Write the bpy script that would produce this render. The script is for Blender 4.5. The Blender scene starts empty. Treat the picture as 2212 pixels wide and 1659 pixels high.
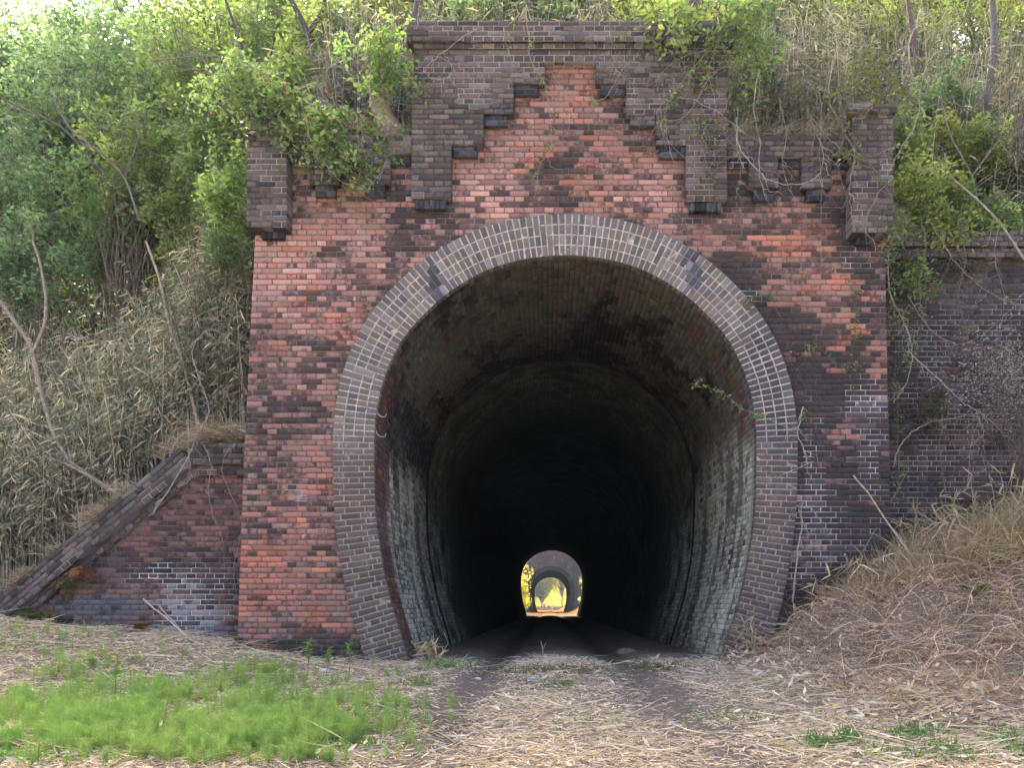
import bpy, math, random
import numpy as np
from mathutils import Vector

# ------------------------------------------------------------------ camera
scene = bpy.context.scene
C = scene.collection
R = math.radians
HAZE = 0.00022
CAMZ = 0.676
cam_d = bpy.data.cameras.new("camera")
cam_d.sensor_width = 36.0
cam_d.lens = 36.0 * 1760.0 / 2212.0
cam_d.shift_x = 0.5 - 1186.0 / 2212.0
cam_d.shift_y = (1311.0 - 829.5) / 2212.0
cam_d.clip_start = 0.1
cam_d.clip_end = 2000.0
cam = bpy.data.objects.new("camera", cam_d)
C.objects.link(cam)
cam.location = (0.0, -10.0, CAMZ)
cam.rotation_euler = (R(90), 0, 0)
scene.camera = cam

# ------------------------------------------------------------------ world, sun, exposure
SUN_EL, SUN_AZ = 41.0, -24.0          # azimuth from +Y, negative = towards -X
world = bpy.data.worlds.new("World")
scene.world = world
world.use_nodes = True
nt = world.node_tree
nt.nodes.clear()
sky = nt.nodes.new("ShaderNodeTexSky")
sky.sky_type = 'NISHITA'
sky.sun_disc = False
sky.sun_elevation = R(SUN_EL)
sky.sun_rotation = R(SUN_AZ)
sky.air_density = 0.35
sky.dust_density = 6.0
sky.ozone_density = 0.2
bg = nt.nodes.new("ShaderNodeBackground")
bg.inputs[1].default_value = 0.15
wo = nt.nodes.new("ShaderNodeOutputWorld")
nt.links.new(sky.outputs[0], bg.inputs[0])
nt.links.new(bg.outputs[0], wo.inputs[0])

sun_d = bpy.data.lights.new("sun", 'SUN')
sun_d.energy = 2.0
sun_d.angle = R(0.6)
sun_d.color = (1.0, 0.93, 0.82)
sun = bpy.data.objects.new("sun", sun_d)
C.objects.link(sun)
sv = Vector((math.sin(R(SUN_AZ)) * math.cos(R(SUN_EL)), math.cos(R(SUN_AZ)) * math.cos(R(SUN_EL)), math.sin(R(SUN_EL))))
sun.rotation_euler = sv.to_track_quat('Z', 'Y').to_euler()
sun.location = (-10, 20, 30)

scene.view_settings.view_transform = 'Standard'
scene.view_settings.look = 'None'
scene.view_settings.gamma = 1.0
scene.view_settings.exposure = 3.3
try:
    scene.cycles.use_denoising = True
    scene.cycles.max_bounces = 6
    scene.cycles.diffuse_bounces = 3
    scene.cycles.glossy_bounces = 1
    scene.cycles.transmission_bounces = 3
    scene.cycles.transparent_max_bounces = 4
    scene.cycles.sample_clamp_indirect = 4.0
except Exception:
    pass

# ------------------------------------------------------------------ helpers
def P(px, py, Y=0.0):
    d = Y + 10.0
    return np.array([(px - 1186.0) / 1760.0 * d, Y, CAMZ + (1311.0 - py) / 1760.0 * d])

def PX(px, Y=0.0): return (px - 1186.0) / 1760.0 * (Y + 10.0)
def PZ(py, Y=0.0): return CAMZ + (1311.0 - py) / 1760.0 * (Y + 10.0)

def smooth(a, b, x):
    t = np.clip((np.asarray(x, float) - a) / (b - a), 0, 1)
    return t * t * (3 - 2 * t)

def _hash(ix, iy, seed):
    n = (ix * 374761393 + iy * 668265263 + seed * 1442695041) & 0x7fffffff
    n = ((n ^ (n >> 13)) * 1274126177) & 0x7fffffff
    return ((n ^ (n >> 16)) & 0xffff) / 65535.0

def vnoise(x, y, seed=0):
    x = np.asarray(x, float); y = np.asarray(y, float)
    ix = np.floor(x).astype(np.int64); iy = np.floor(y).astype(np.int64)
    fx = x - ix; fy = y - iy
    fx = fx * fx * (3 - 2 * fx); fy = fy * fy * (3 - 2 * fy)
    a = _hash(ix, iy, seed); b = _hash(ix + 1, iy, seed)
    c = _hash(ix, iy + 1, seed); d = _hash(ix + 1, iy + 1, seed)
    return (a * (1 - fx) + b * fx) * (1 - fy) + (c * (1 - fx) + d * fx) * fy

def fbm(x, y, seed=0, oct=4):
    s = 0; a = 0.5; t = 0
    for k in range(oct):
        s = s + a * vnoise(np.asarray(x) * 2 ** k, np.asarray(y) * 2 ** k, seed + k * 17)
        t += a; a *= 0.5
    return s / t

class Geo:
    """collects quads; builds ONE mesh object with a per-face colour attribute"""
    def __init__(self): self.V = []; self.F = []; self.Cc = []; self.M = []; self.n = 0
    def add(self, verts, faces, col, mat=0):
        verts = np.asarray(verts, np.float32).reshape(-1, 3)
        faces = np.asarray(faces, np.int32).reshape(-1, 4)
        col = np.asarray(col, np.float32)
        if col.ndim == 1: col = np.tile(col, (len(faces), 1))
        if col.shape[1] == 3: col = np.concatenate([col, np.zeros((len(col), 1), np.float32)], 1)
        self.V.append(verts); self.F.append(faces + self.n); self.Cc.append(col)
        self.M.append(np.full(len(faces), mat, np.int32)); self.n += len(verts)
    def quads(self, Q, col, mat=0):
        Q = np.asarray(Q, np.float32).reshape(-1, 4, 3)
        self.add(Q.reshape(-1, 3), np.arange(len(Q) * 4).reshape(-1, 4), col, mat)
    def box(self, lo, hi, col, mat=0):
        x0, y0, z0 = lo; x1, y1, z1 = hi
        v = [(x0,y0,z0),(x1,y0,z0),(x1,y1,z0),(x0,y1,z0),(x0,y0,z1),(x1,y0,z1),(x1,y1,z1),(x0,y1,z1)]
        f = [(0,3,2,1),(4,5,6,7),(0,1,5,4),(2,3,7,6),(1,2,6,5),(3,0,4,7)]
        self.add(v, f, col, mat)
    def build(self, name, mats, parent=None, shade=False):
        me = bpy.data.meshes.new(name)
        V = np.concatenate(self.V); F = np.concatenate(self.F); col = np.concatenate(self.Cc); M = np.concatenate(self.M)
        me.vertices.add(len(V)); me.vertices.foreach_set("co", V.ravel())
        me.loops.add(len(F) * 4); me.loops.foreach_set("vertex_index", F.ravel())
        me.polygons.add(len(F)); me.polygons.foreach_set("loop_start", np.arange(len(F), dtype=np.int32) * 4)
        me.polygons.foreach_set("loop_total", np.full(len(F), 4, np.int32))
        me.polygons.foreach_set("material_index", M)
        if shade: me.polygons.foreach_set("use_smooth", np.ones(len(F), bool))
        at = me.attributes.new("tint", 'FLOAT_COLOR', 'FACE')
        at.data.foreach_set("color", col.astype(np.float32).ravel())
        if not isinstance(mats, (list, tuple)): mats = [mats]
        for m in mats: me.materials.append(m)
        me.update(); me.validate(verbose=False)
        o = bpy.data.objects.new(name, me); C.objects.link(o)
        if parent is not None: o.parent = parent
        return o

def tag(o, label, cat, group=None):
    o['label'] = label; o['category'] = cat
    if group: o['group'] = group
    return o
def empty(name, loc=(0, 0, 0)):
    o = bpy.data.objects.new(name, None); C.objects.link(o); o.location = loc; o.empty_display_size = 0.2
    return o
def thing(name, label, cat, group=None, loc=(0, 0, 0)):
    return tag(empty(name, loc), label, cat, group)
def adopt(o, parent):
    """parent a mesh built in world coordinates to an empty standing elsewhere"""
    o.parent = parent
    L = parent.location
    me = o.data
    n = len(me.vertices); a = np.empty(n * 3, np.float32); me.vertices.foreach_get("co", a)
    a = a.reshape(-1, 3) - np.array(L, np.float32); me.vertices.foreach_set("co", a.ravel()); me.update()
    return o

# ------------------------------------------------------------------ materials
def newmat(name):
    m = bpy.data.materials.new(name); m.use_nodes = True
    nt = m.node_tree; nt.nodes.clear()
    out = nt.nodes.new("ShaderNodeOutputMaterial")
    return m, nt, out
def N(nt, t, **kw):
    n = nt.nodes.new(t)
    for k, v in kw.items():
        if k.startswith('i'): n.inputs[int(k[1:])].default_value = v
        else: setattr(n, k, v)
    return n
def noise(nt, vec, scale, detail=4, rough=0.55):
    n = N(nt, "ShaderNodeTexNoise"); n.inputs['Scale'].default_value = scale
    n.inputs['Detail'].default_value = detail; n.inputs['Roughness'].default_value = rough
    nt.links.new(vec, n.inputs['Vector']); return n
def ramp(nt, fac, a, b, ca=(0, 0, 0, 1), cb=(1, 1, 1, 1)):
    r = N(nt, "ShaderNodeValToRGB"); r.color_ramp.elements[0].position = a; r.color_ramp.elements[1].position = b
    r.color_ramp.elements[0].color = ca; r.color_ramp.elements[1].color = cb
    nt.links.new(fac, r.inputs[0]); return r
def mix(nt, fac, a, b, blend='MIX'):
    m = N(nt, "ShaderNodeMix", data_type='RGBA', blend_type=blend)
    for s, v in ((m.inputs[0], fac), (m.inputs[6], a), (m.inputs[7], b)):
        if isinstance(v, (int, float, tuple)): s.default_value = v
        else: nt.links.new(v, s)
    return m.outputs[2]
def math_(nt, op, a, b=0.0):
    m = N(nt, "ShaderNodeMath", operation=op)
    for s, v in ((m.inputs[0], a), (m.inputs[1], b)):
        if isinstance(v, (int, float)): s.default_value = v
        else: nt.links.new(v, s)
    return m.outputs[0]

def brick_material(name="brick", rough=0.85, bump=0.35, stain=(0.034, 0.030, 0.028, 1), fine=70.0, bloom=0.55):
    m, nt, out = newmat(name)
    tc = N(nt, "ShaderNodeTexCoord"); at = N(nt, "ShaderNodeAttribute", attribute_name="tint")
    n1 = noise(nt, tc.outputs['Object'], 15.0, 6, 0.65)
    n2 = noise(nt, tc.outputs['Object'], fine, 4, 0.6)
    n3 = noise(nt, tc.outputs['Object'], 3.2, 5, 0.6)
    # stain amount from the attribute's alpha
    lo = math_(nt, 'SUBTRACT', 1.0, at.outputs['Alpha'])
    f = math_(nt, 'SUBTRACT', math_(nt, 'ADD', math_(nt, 'MULTIPLY', n1.outputs[0], 0.7), math_(nt, 'MULTIPLY', n3.outputs[0], 0.4)), math_(nt, 'MULTIPLY', lo, 0.95))
    mp = N(nt, "ShaderNodeMapping"); mp.inputs['Scale'].default_value = (5.0, 5.0, 0.7); nt.links.new(tc.outputs['Object'], mp.inputs[0])
    st = noise(nt, mp.outputs[0], 1.0, 5, 0.6)
    f = math_(nt, 'ADD', f, math_(nt, 'MULTIPLY', math_(nt, 'SUBTRACT', st.outputs[0], 0.5), 0.45))
    f = ramp(nt, f, 0.0, 0.13).outputs[0]
    n5 = noise(nt, tc.outputs['Object'], 1.7, 5, 0.7); n6 = noise(nt, tc.outputs['Object'], 38.0, 4, 0.7)
    w = math_(nt, 'MULTIPLY', ramp(nt, n5.outputs[0], 0.50, 0.72).outputs[0], ramp(nt, n6.outputs[0], 0.48, 0.62).outputs[0])
    c = mix(nt, math_(nt, 'MULTIPLY', w, bloom), at.outputs['Color'], (0.36, 0.34, 0.33, 1))
    c = mix(nt, math_(nt, 'MULTIPLY', f, 0.80), c, stain)
    v = ramp(nt, n2.outputs[0], 0.25, 0.75, (0.62, 0.62, 0.62, 1), (1.35, 1.33, 1.3, 1))
    c = mix(nt, 1.0, c, v.outputs[0], 'MULTIPLY')
    bs = N(nt, "ShaderNodeBsdfPrincipled"); bs.inputs['Roughness'].default_value = rough
    bs.inputs['Specular IOR Level'].default_value = 0.25
    nt.links.new(c, bs.inputs['Base Color'])
    b = N(nt, "ShaderNodeBump"); b.inputs['Strength'].default_value = bump; b.inputs['Distance'].default_value = 0.006
    nt.links.new(math_(nt, 'ADD', n2.outputs[0], n1.outputs[0]), b.inputs['Height']); nt.links.new(b.outputs[0], bs.inputs['Normal'])
    nt.links.new(bs.outputs[0], out.inputs[0])
    return m

def leaf_material(name, trans=0.35, rough=0.55):
    m, nt, out = newmat(name)
    at = N(nt, "ShaderNodeAttribute", attribute_name="tint")
    bs = N(nt, "ShaderNodeBsdfPrincipled"); bs.inputs['Roughness'].default_value = rough
    bs.inputs['Specular IOR Level'].default_value = 0.25
    tr = N(nt, "ShaderNodeBsdfTranslucent")
    nt.links.new(at.outputs['Color'], bs.inputs['Base Color'])
    nt.links.new(mix(nt, 1.0, at.outputs['Color'], (1.15, 1.2, 0.6, 1), 'MULTIPLY'), tr.inputs[0])
    mx = N(nt, "ShaderNodeMixShader"); mx.inputs[0].default_value = trans
    nt.links.new(bs.outputs[0], mx.inputs[1]); nt.links.new(tr.outputs[0], mx.inputs[2]); nt.links.new(mx.outputs[0], out.inputs[0])
    return m

def bark_material(name):
    m, nt, out = newmat(name)
    at = N(nt, "ShaderNodeAttribute", attribute_name="tint"); tc = N(nt, "ShaderNodeTexCoord")
    n = noise(nt, tc.outputs['Object'], 28.0, 5, 0.65)
    v = ramp(nt, n.outputs[0], 0.3, 0.7, (0.5, 0.5, 0.5, 1), (1.3, 1.3, 1.3, 1))
    bs = N(nt, "ShaderNodeBsdfPrincipled"); bs.inputs['Roughness'].default_value = 0.9
    nt.links.new(mix(nt, 1.0, at.outputs['Color'], v.outputs[0], 'MULTIPLY'), bs.inputs['Base Color'])
    b = N(nt, "ShaderNodeBump"); b.inputs['Strength'].default_value = 0.4; b.inputs['Distance'].default_value = 0.01
    nt.links.new(n.outputs[0], b.inputs['Height']); nt.links.new(b.outputs[0], bs.inputs['Normal'])
    nt.links.new(bs.outputs[0], out.inputs[0])
    return m

def soil_material(name, c1, c2, c3, sc=1.0):
    m, nt, out = newmat(name)
    at = N(nt, "ShaderNodeAttribute", attribute_name="tint"); tc = N(nt, "ShaderNodeTexCoord")
    a = noise(nt, tc.outputs['Object'], 1.3 * sc, 6, 0.6); b_ = noise(nt, tc.outputs['Object'], 22 * sc, 6, 0.7); c_ = noise(nt, tc.outputs['Object'], 90 * sc, 3, 0.6)
    c = mix(nt, ramp(nt, a.outputs[0], 0.35, 0.65).outputs[0], c1, c2)
    c = mix(nt, ramp(nt, b_.outputs[0], 0.45, 0.7).outputs[0], c, c3)
    c = mix(nt, 1.0, c, ramp(nt, c_.outputs[0], 0.2, 0.8, (0.6, 0.6, 0.6, 1), (1.35, 1.35, 1.35, 1)).outputs[0], 'MULTIPLY')
    c = mix(nt, 1.0, c, at.outputs['Color'], 'MULTIPLY')
    bs = N(nt, "ShaderNodeBsdfDiffuse"); bs.inputs['Roughness'].default_value = 0.5
    nt.links.new(c, bs.inputs['Color'])
    b = N(nt, "ShaderNodeBump"); b.inputs['Strength'].default_value = 0.6; b.inputs['Distance'].default_value = 0.03
    nt.links.new(b_.outputs[0], b.inputs['Height']); nt.links.new(b.outputs[0], bs.inputs['Normal'])
    nt.links.new(bs.outputs[0], out.inputs[0])
    return m

def lining_material(name):
    """procedural bricks laid out by the mesh's own UV (arc length, depth)"""
    m, nt, out = newmat(name)
    uv = N(nt, "ShaderNodeUVMap"); at = N(nt, "ShaderNodeAttribute", attribute_name="tint")
    br = N(nt, "ShaderNodeTexBrick"); br.inputs['Scale'].default_value = 1.0
    br.inputs['Brick Width'].default_value = 0.24; br.inputs['Row Height'].default_value = 0.068
    br.inputs['Mortar Size'].default_value = 0.005; br.inputs['Color1'].default_value = (0.7, 0.7, 0.7, 1)
    br.inputs['Color2'].default_value = (1.3, 1.25, 1.2, 1); br.inputs['Mortar'].default_value = (0.45, 0.45, 0.45, 1)
    nt.links.new(uv.outputs[0], br.inputs['Vector'])
    n = noise(nt, uv.outputs[0], 1.4, 6, 0.65)
    c = mix(nt, 1.0, at.outputs['Color'], br.outputs[0], 'MULTIPLY')
    c = mix(nt, ramp(nt, n.outputs[0], 0.42, 0.62).outputs[0], c, (0.02, 0.022, 0.02, 1))
    bs = N(nt, "ShaderNodeBsdfDiffuse"); bs.inputs['Roughness'].default_value = 0.8
    nt.links.new(c, bs.inputs['Color']); nt.links.new(bs.outputs[0], out.inputs[0])
    return m

M_BRICK = brick_material("brick", 0.85, 0.35)
M_MORTAR = brick_material("mortar", 0.95, 0.3, (0.03, 0.03, 0.03, 1), 40)
M_LEAF = leaf_material("leaf", 0.5)
M_DRY = leaf_material("dry_blade", 0.3, 0.7)
M_BARK = bark_material("bark")
M_LINING = lining_material("lining")
M_GROUND = soil_material("ground_soil", (0.13, 0.105, 0.085, 1), (0.21, 0.165, 0.13, 1), (0.34, 0.275, 0.215, 1))
M_HILL = soil_material("hill_soil", (0.035, 0.032, 0.02, 1), (0.07, 0.06, 0.035, 1), (0.12, 0.09, 0.05, 1))
BM = [M_BRICK, M_MORTAR]

# ------------------------------------------------------------------ brick laying
rs = np.random.RandomState(7)

def norm(v): return v / np.maximum(np.linalg.norm(v, axis=-1, keepdims=True), 1e-9)

def add_bricks(g, Q, depth, col, ch=0.005, jit=0.0025, nj=0.003):
    Q = np.asarray(Q, float).reshape(-1, 4, 3); n = len(Q)
    if n == 0: return
    Nn = norm(np.cross(Q[:, 1] - Q[:, 0], Q[:, 3] - Q[:, 0]))
    off = Nn * (rs.rand(n, 1) - 0.5) * 2 * nj
    Q = Q + off[:, None, :]
    tilt = (rs.rand(n, 4, 1) - 0.5) * 2 * jit
    Q = Q + Nn[:, None, :] * tilt
    nxt = np.roll(Q, -1, axis=1); prv = np.roll(Q, 1, axis=1)
    c1 = ch * (0.7 + 0.9 * rs.rand(n, 4, 1))
    inner = Q + norm(nxt - Q) * c1 + norm(prv - Q) * c1
    edge = Q - Nn[:, None, :] * ch * 0.9
    back = Q - Nn[:, None, :] * depth
    V = np.concatenate([back, edge, inner], 1)                    # n,12,3
    f = [(8, 9, 10, 11)]
    for i in range(4):
        j = (i + 1) % 4
        f.append((4 + i, 4 + j, 8 + j, 8 + i)); f.append((i, j, 4 + j, 4 + i))
    f = np.array(f); F = (f[None] + (np.arange(n) * 12)[:, None, None]).reshape(-1, 4)
    g.add(V.reshape(-1, 3), F, np.repeat(col, 9, axis=0), 0)

HB = 0.1215; PITCH = 0.0682
def coursed(g, O, U, V, v0, v1, interval, thick, colfn, mortfn, seed=0, exclude=None, joint=0.011, inset=0.010,
            pitch=PITCH, hb=HB, ch=0.008, core=True, soldier=False, header_all=False, phase=0.0):
    """English bond courses on the plane O + u U + v V, outward normal U x V"""
    O = np.array(O, float); U = np.array(U, float); V = np.array(V, float); Nn = np.cross(U, V)
    r = random.Random(seed); Qs = []; uv = []; mq = []; muv = []
    ncr = max(1, int(round((v1 - v0) / pitch))); pit = (v1 - v0) / ncr
    def pt(u, v, d=0.0): return O + U * u + V * v + Nn * d
    for k in range(ncr):
        vb = v0 + k * pit; vt = vb + pit
        A = interval(vb + 1e-4); B = interval(vt - 1e-4)
        for (a0, a1), (b0, b1) in zip(A, B):
            if a1 - a0 < 0.03 and b1 - b0 < 0.03: continue
            w = hb if (k % 2 == 0 or header_all) else 2 * hb
            if soldier: w = 0.066
            off = (hb * 0.5 if k % 2 == 0 else 0.0) + (hb if (k % 4 == 3) else 0) + phase
            m0, m1 = (a0 + b0) / 2, (a1 + b1) / 2
            lo, hi = min(a0, b0), max(a1, b1)
            cuts = [m0]; u = math.floor((m0 - off) / w) * w + off + w
            while u < m1 - 0.035:
                if u > m0 + 0.035: cuts.append(u + r.uniform(-0.003, 0.003))
                u += w
            cuts.append(m1)
            for i in range(len(cuts) - 1):
                l, rr = cuts[i], cuts[i + 1]
                um, vm = (l + rr) / 2, (vb + vt) / 2
                if exclude and exclude(um, vm): continue
                jj = joint / 2 + r.uniform(-0.001, 0.0015)
                vv0 = vb + joint / 2 + r.uniform(-0.001, 0.001); vv1 = vt - joint / 2 + r.uniform(-0.001, 0.001)
                l0 = l1 = l + jj; r0 = r1 = rr - jj
                if i == 0: l0, l1 = a0, b0
                if i == len(cuts) - 2: r0, r1 = a1, b1
                Qs.append((pt(l0, vv0), pt(r0, vv0), pt(r1, vv1), pt(l1, vv1))); uv.append((um, vm))
            # mortar bed behind the bricks
            nm = max(1, int((m1 - m0) / 0.13))
            for i in range(nm):
                t0, t1 = i / nm, (i + 1) / nm
                p0, p1 = a0 + (a1 - a0) * t0, a0 + (a1 - a0) * t1; q0, q1 = b0 + (b1 - b0) * t0, b0 + (b1 - b0) * t1
                um = (p0 + p1) / 2
                if exclude and exclude(um, (vb + vt) / 2): continue
                e0 = 0.004 if i == 0 else 0; e1 = 0.004 if i == nm - 1 else 0
                mq.append((pt(p0 + e0, vb, -inset), pt(p1 - e1, vb, -inset), pt(q1 - e1, vt, -inset), pt(q0 + e0, vt, -inset))); muv.append((um, (vb + vt) / 2))
            if core:
                e = 0.005
                for X0, X1, v_a, v_b in ((a0 + e, b0 + e, vb, vt), (a1 - e, b1 - e, vb, vt)):
                    q = (pt(X0, v_a, -inset), pt(X1, v_b, -inset), pt(X1, v_b, -thick), pt(X0, v_a, -thick))
                    mq.append(q); muv.append(((X0 + X1) / 2, (vb + vt) / 2))
                mq.append((pt(a0 + e, vb + e, -inset), pt(a1 - e, vb + e, -inset), pt(a1 - e, vb + e, -thick), pt(a0 + e, vb + e, -thick))); muv.append((m0, vb))
                mq.append((pt(b0 + e, vt - e, -inset), pt(b1 - e, vt - e, -inset), pt(b1 - e, vt - e, -thick), pt(b0 + e, vt - e, -thick))); muv.append((m0, vt))
    if Qs:
        uv = np.array(uv); add_bricks(g, Qs, thick, colfn(uv[:, 0], uv[:, 1]), ch)
    if mq:
        muv = np.array(muv); g.quads(mq, mortfn(muv[:, 0], muv[:, 1]), 1)

def to_px(u, z, Y=0.0):
    return 1186 + u * 1760 / (10 + Y), 1311 - (z - CAMZ) * 1760 / (10 + Y)

def blobs(px, py, L):
    s = np.zeros_like(px)
    for cx, cy, rx, ry, a in L:
        s = s + a * np.exp(-(((px - cx) / rx) ** 2 + ((py - cy) / ry) ** 2))
    return s

DARK = [(1780, 700, 120, 90, .22), (1850, 800, 60, 60, .2), (950, 400, 30, 60, .3), (1090, 200, 110, 50, .2), (1380, 230, 60, 60, .3), (1520, 470, 60, 20, .4), (930, 460, 45, 30, .45), (620, 850, 110, 70, .22), (640, 930, 90, 40, .25), (1640, 760, 60, 60, .3), (600, 780, 90, 60, .35), (660, 900, 150, 55, .45), (560, 1000, 50, 70, .5), (575, 1130, 40, 60, .4), (860, 470, 50, 90, .75), (850, 620, 60, 40, .5),
        (600, 660, 60, 30, .3), (1200, 350, 60, 25, .75), (1190, 420, 70, 45, .5), (1250, 300, 60, 50, .25), (1650, 395, 140, 60, .95), (1840, 480, 45, 90, .9),
        (1600, 650, 80, 110, .8), (1700, 800, 70, 90, .7), (1760, 950, 60, 200, .95), (1880, 1000, 70, 220, .95), (1820, 1200, 120, 150, 1.0), (1560, 560, 50, 35, .55),
        (1750, 1350, 100, 80, .9), (1650, 700, 60, 60, .3), (640, 1430, 160, 45, .75), (700, 1370, 120, 40, .25), (1440, 260, 70, 60, .6), (1060, 210, 60, 60, .25), (1000, 360, 30, 30, .3),
        (700, 390, 120, 25, .45), (740, 720, 70, 60, .25), (1870, 600, 40, 60, .6), (720, 560, 90, 30, .2), (1000, 480, 80, 40, .2), (820, 400, 80, 30, .4)]
ORANGE = [(1780, 500, 130, 35, .75), (1660, 540, 120, 30, .6), (1800, 600, 90, 60, .35), (1830, 740, 60, 110, .45), (1880, 840, 30, 80, .5), (680, 1040, 50, 50, .7),
          (640, 1200, 110, 120, .65), (560, 1260, 60, 90, .7), (700, 1330, 60, 60, .4), (1230, 200, 40, 60, .35), (700, 680, 120, 60, .5), (650, 520, 120, 40, .5), (1240, 300, 130, 110, .35), (1360, 480, 150, 30, .2), (1300, 380, 120, 80, .15)]
PINK = [(700, 1000, 60, 60, .4), (1200, 250, 120, 60, .3), (1000, 430, 160, 60, .3), (650, 540, 160, 60, .8), (680, 640, 160, 60, .55), (1060, 440, 120, 70, .5), (1400, 420, 120, 70, .6), (1600, 480, 100, 30, .45), (680, 730, 120, 60, .4), (650, 1150, 80, 60, .4), (680, 860, 90, 40, .25), (920, 540, 80, 60, .4)]
WHITE = [(645, 1070, 26, 30, .55), (1860, 560, 60, 40, .35), (1620, 640, 45, 25, .55), (1860, 870, 60, 30, .6), (1880, 960, 40, 120, .6), (1755, 1060, 45, 120, .55), (1800, 1160, 110, 60, .35),
         (650, 1215, 70, 60, .12), (1560, 545, 20, 25, .4), (900, 380, 40, 25, .35), (1760, 900, 30, 60, .25), (1780, 1250, 120, 80, .25)]
GREY = [(1750, 1300, 90, 110, .6), (650, 1200, 50, 90, .45), (600, 860, 120, 40, .4), (1120, 420, 90, 60, .3), (1860, 1180, 80, 100, .3)]

def pal(n, base, var, s):
    r = np.random.RandomState(s)
    v = 1 + (r.rand(n, 1) - 0.5) * var
    h = 1 + (r.rand(n, 3) - 0.5) * var * 0.25
    return np.array(base)[None] * v * h

def lerp(a, b, t):
    t = np.clip(np.asarray(t), 0, 1)
    if t.ndim == 1: t = t[:, None]
    return a * (1 - t) + b * t

def facade_col(u, z, seed=1):
    px, py = to_px(u, z); n = len(px); r = np.random.RandomState(seed)
    big = fbm(px / 90, py / 45, 3); mid = fbm(px / 40, py / 16, 9)
    d = blobs(px, py, DARK) + (big - 0.5) * 1.1 + (mid - 0.5) * 0.9 + (r.rand(n) - 0.5) * 0.6 - 0.02
    o = blobs(px, py, ORANGE) + (r.rand(n) - 0.5) * 0.6 + (fbm(px / 60, py / 30, 31) - .5)
    p = blobs(px, py, PINK) + (r.rand(n) - 0.5) * 0.5
    w = blobs(px, py, WHITE) + (fbm(px / 25, py / 18, 44) - .55) * 0.8
    base = pal(n, (0.262, 0.155, 0.122), 0.5, seed + 1)
    base = lerp(base, pal(n, (0.440, 0.260, 0.212), 0.5, seed + 2), smooth(0.1, 0.7, p))
    base = lerp(base, pal(n, (0.410, 0.165, 0.108), 0.55, seed + 3), smooth(0.15, 0.8, o))
    base = lerp(base, pal(n, (0.16, 0.14, 0.15), 0.4, seed + 5), smooth(0.2, 0.9, blobs(px, py, GREY) + (r.rand(n) - .5) * .4) * 0.8)
    dark = lerp(lerp(pal(n, (0.062, 0.051, 0.047), 0.8, seed + 4), pal(n, (0.050, 0.050, 0.054), 0.8, seed + 24), smooth(1650, 1750, px) * smooth(750, 900, py)), pal(n, (0.15, 0.075, 0.06), .5, seed + 14), (r.rand(n) < .16) * 1.0)
    dd = smooth(0.25, 0.85, d)
    base = lerp(base, dark, dd * 0.88)
    base = lerp(base, pal(n, (0.42, 0.38, 0.38), 0.2, seed + 6), smooth(0.32, 0.7, w) * (0.35 + .4 * r.rand(n)))
    al = np.clip(0.36 + 0.42 * d + (r.rand(n) - .5) * .3, 0.05, 0.70)
    return np.concatenate([base, al[:, None]], 1)

def facade_mort(u, z, seed=5):
    px, py = to_px(u, z); n = len(px); r = np.random.RandomState(seed)
    d = blobs(px, py, DARK)
    w = blobs(px, py, WHITE) * 1.4 + (fbm(px / 30, py / 14, 71) - .48) * 1.5 + 0.10
    base = pal(n, (0.150, 0.122, 0.100), 0.6, seed)
    base = lerp(base, pal(n, (0.05, 0.045, 0.045), 0.3, seed + 1), smooth(.3, .8, d))
    base = lerp(base, pal(n, (0.42, 0.40, 0.40), 0.3, seed + 2), smooth(0.35, 0.95, w))
    return np.concatenate([base, np.full((n, 1), 0.15)], 1)

def plain_cols(cols, seed, alpha=0.25, var=0.4, noise_s=0.0):
    def f(u, v):
        n = len(u); r = np.random.RandomState(seed)
        c = np.array(cols, float); idx = r.randint(0, len(c), n)
        b = c[idx] * (1 + (r.rand(n, 1) - .5) * var)
        k = fbm(np.asarray(u) * 1.4, np.asarray(v) * 2.0, seed)
        b = b * (0.75 + 0.5 * k[:, None])
        return np.concatenate([b, (alpha + (r.rand(n, 1) - .5) * .2)], 1)
    return f
def plain_mort(c, seed, var=0.4, light=None, lp=0.3):
    def f(u, v):
        n = len(u); r = np.random.RandomState(seed); b = np.array(c)[None] * (1 + (r.rand(n, 1) - .5) * var)
        if light is not None:
            k = smooth(1 - lp, 1.2 - lp, fbm(np.asarray(u) * 2.2, np.asarray(v) * 3.5, seed + 3) * 1.2)
            b = lerp(b, np.array(light)[None] * np.ones((n, 1)), k)
        return np.concatenate([b, np.full((n, 1), .15)], 1)
    return f
DKB = [(0.094, 0.080, 0.066), (0.078, 0.067, 0.056), (0.125, 0.109, 0.094), (0.056, 0.053, 0.051), (0.102, 0.081, 0.062), (0.14, 0.125, 0.11)]
BLK = [(0.025, 0.028, 0.036), (0.035, 0.038, 0.045), (0.06, 0.065, 0.075)]
dk_mort = plain_mort((0.060, 0.052, 0.048), 3, 0.4, (0.30, 0.27, 0.25), 0.42)

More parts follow.
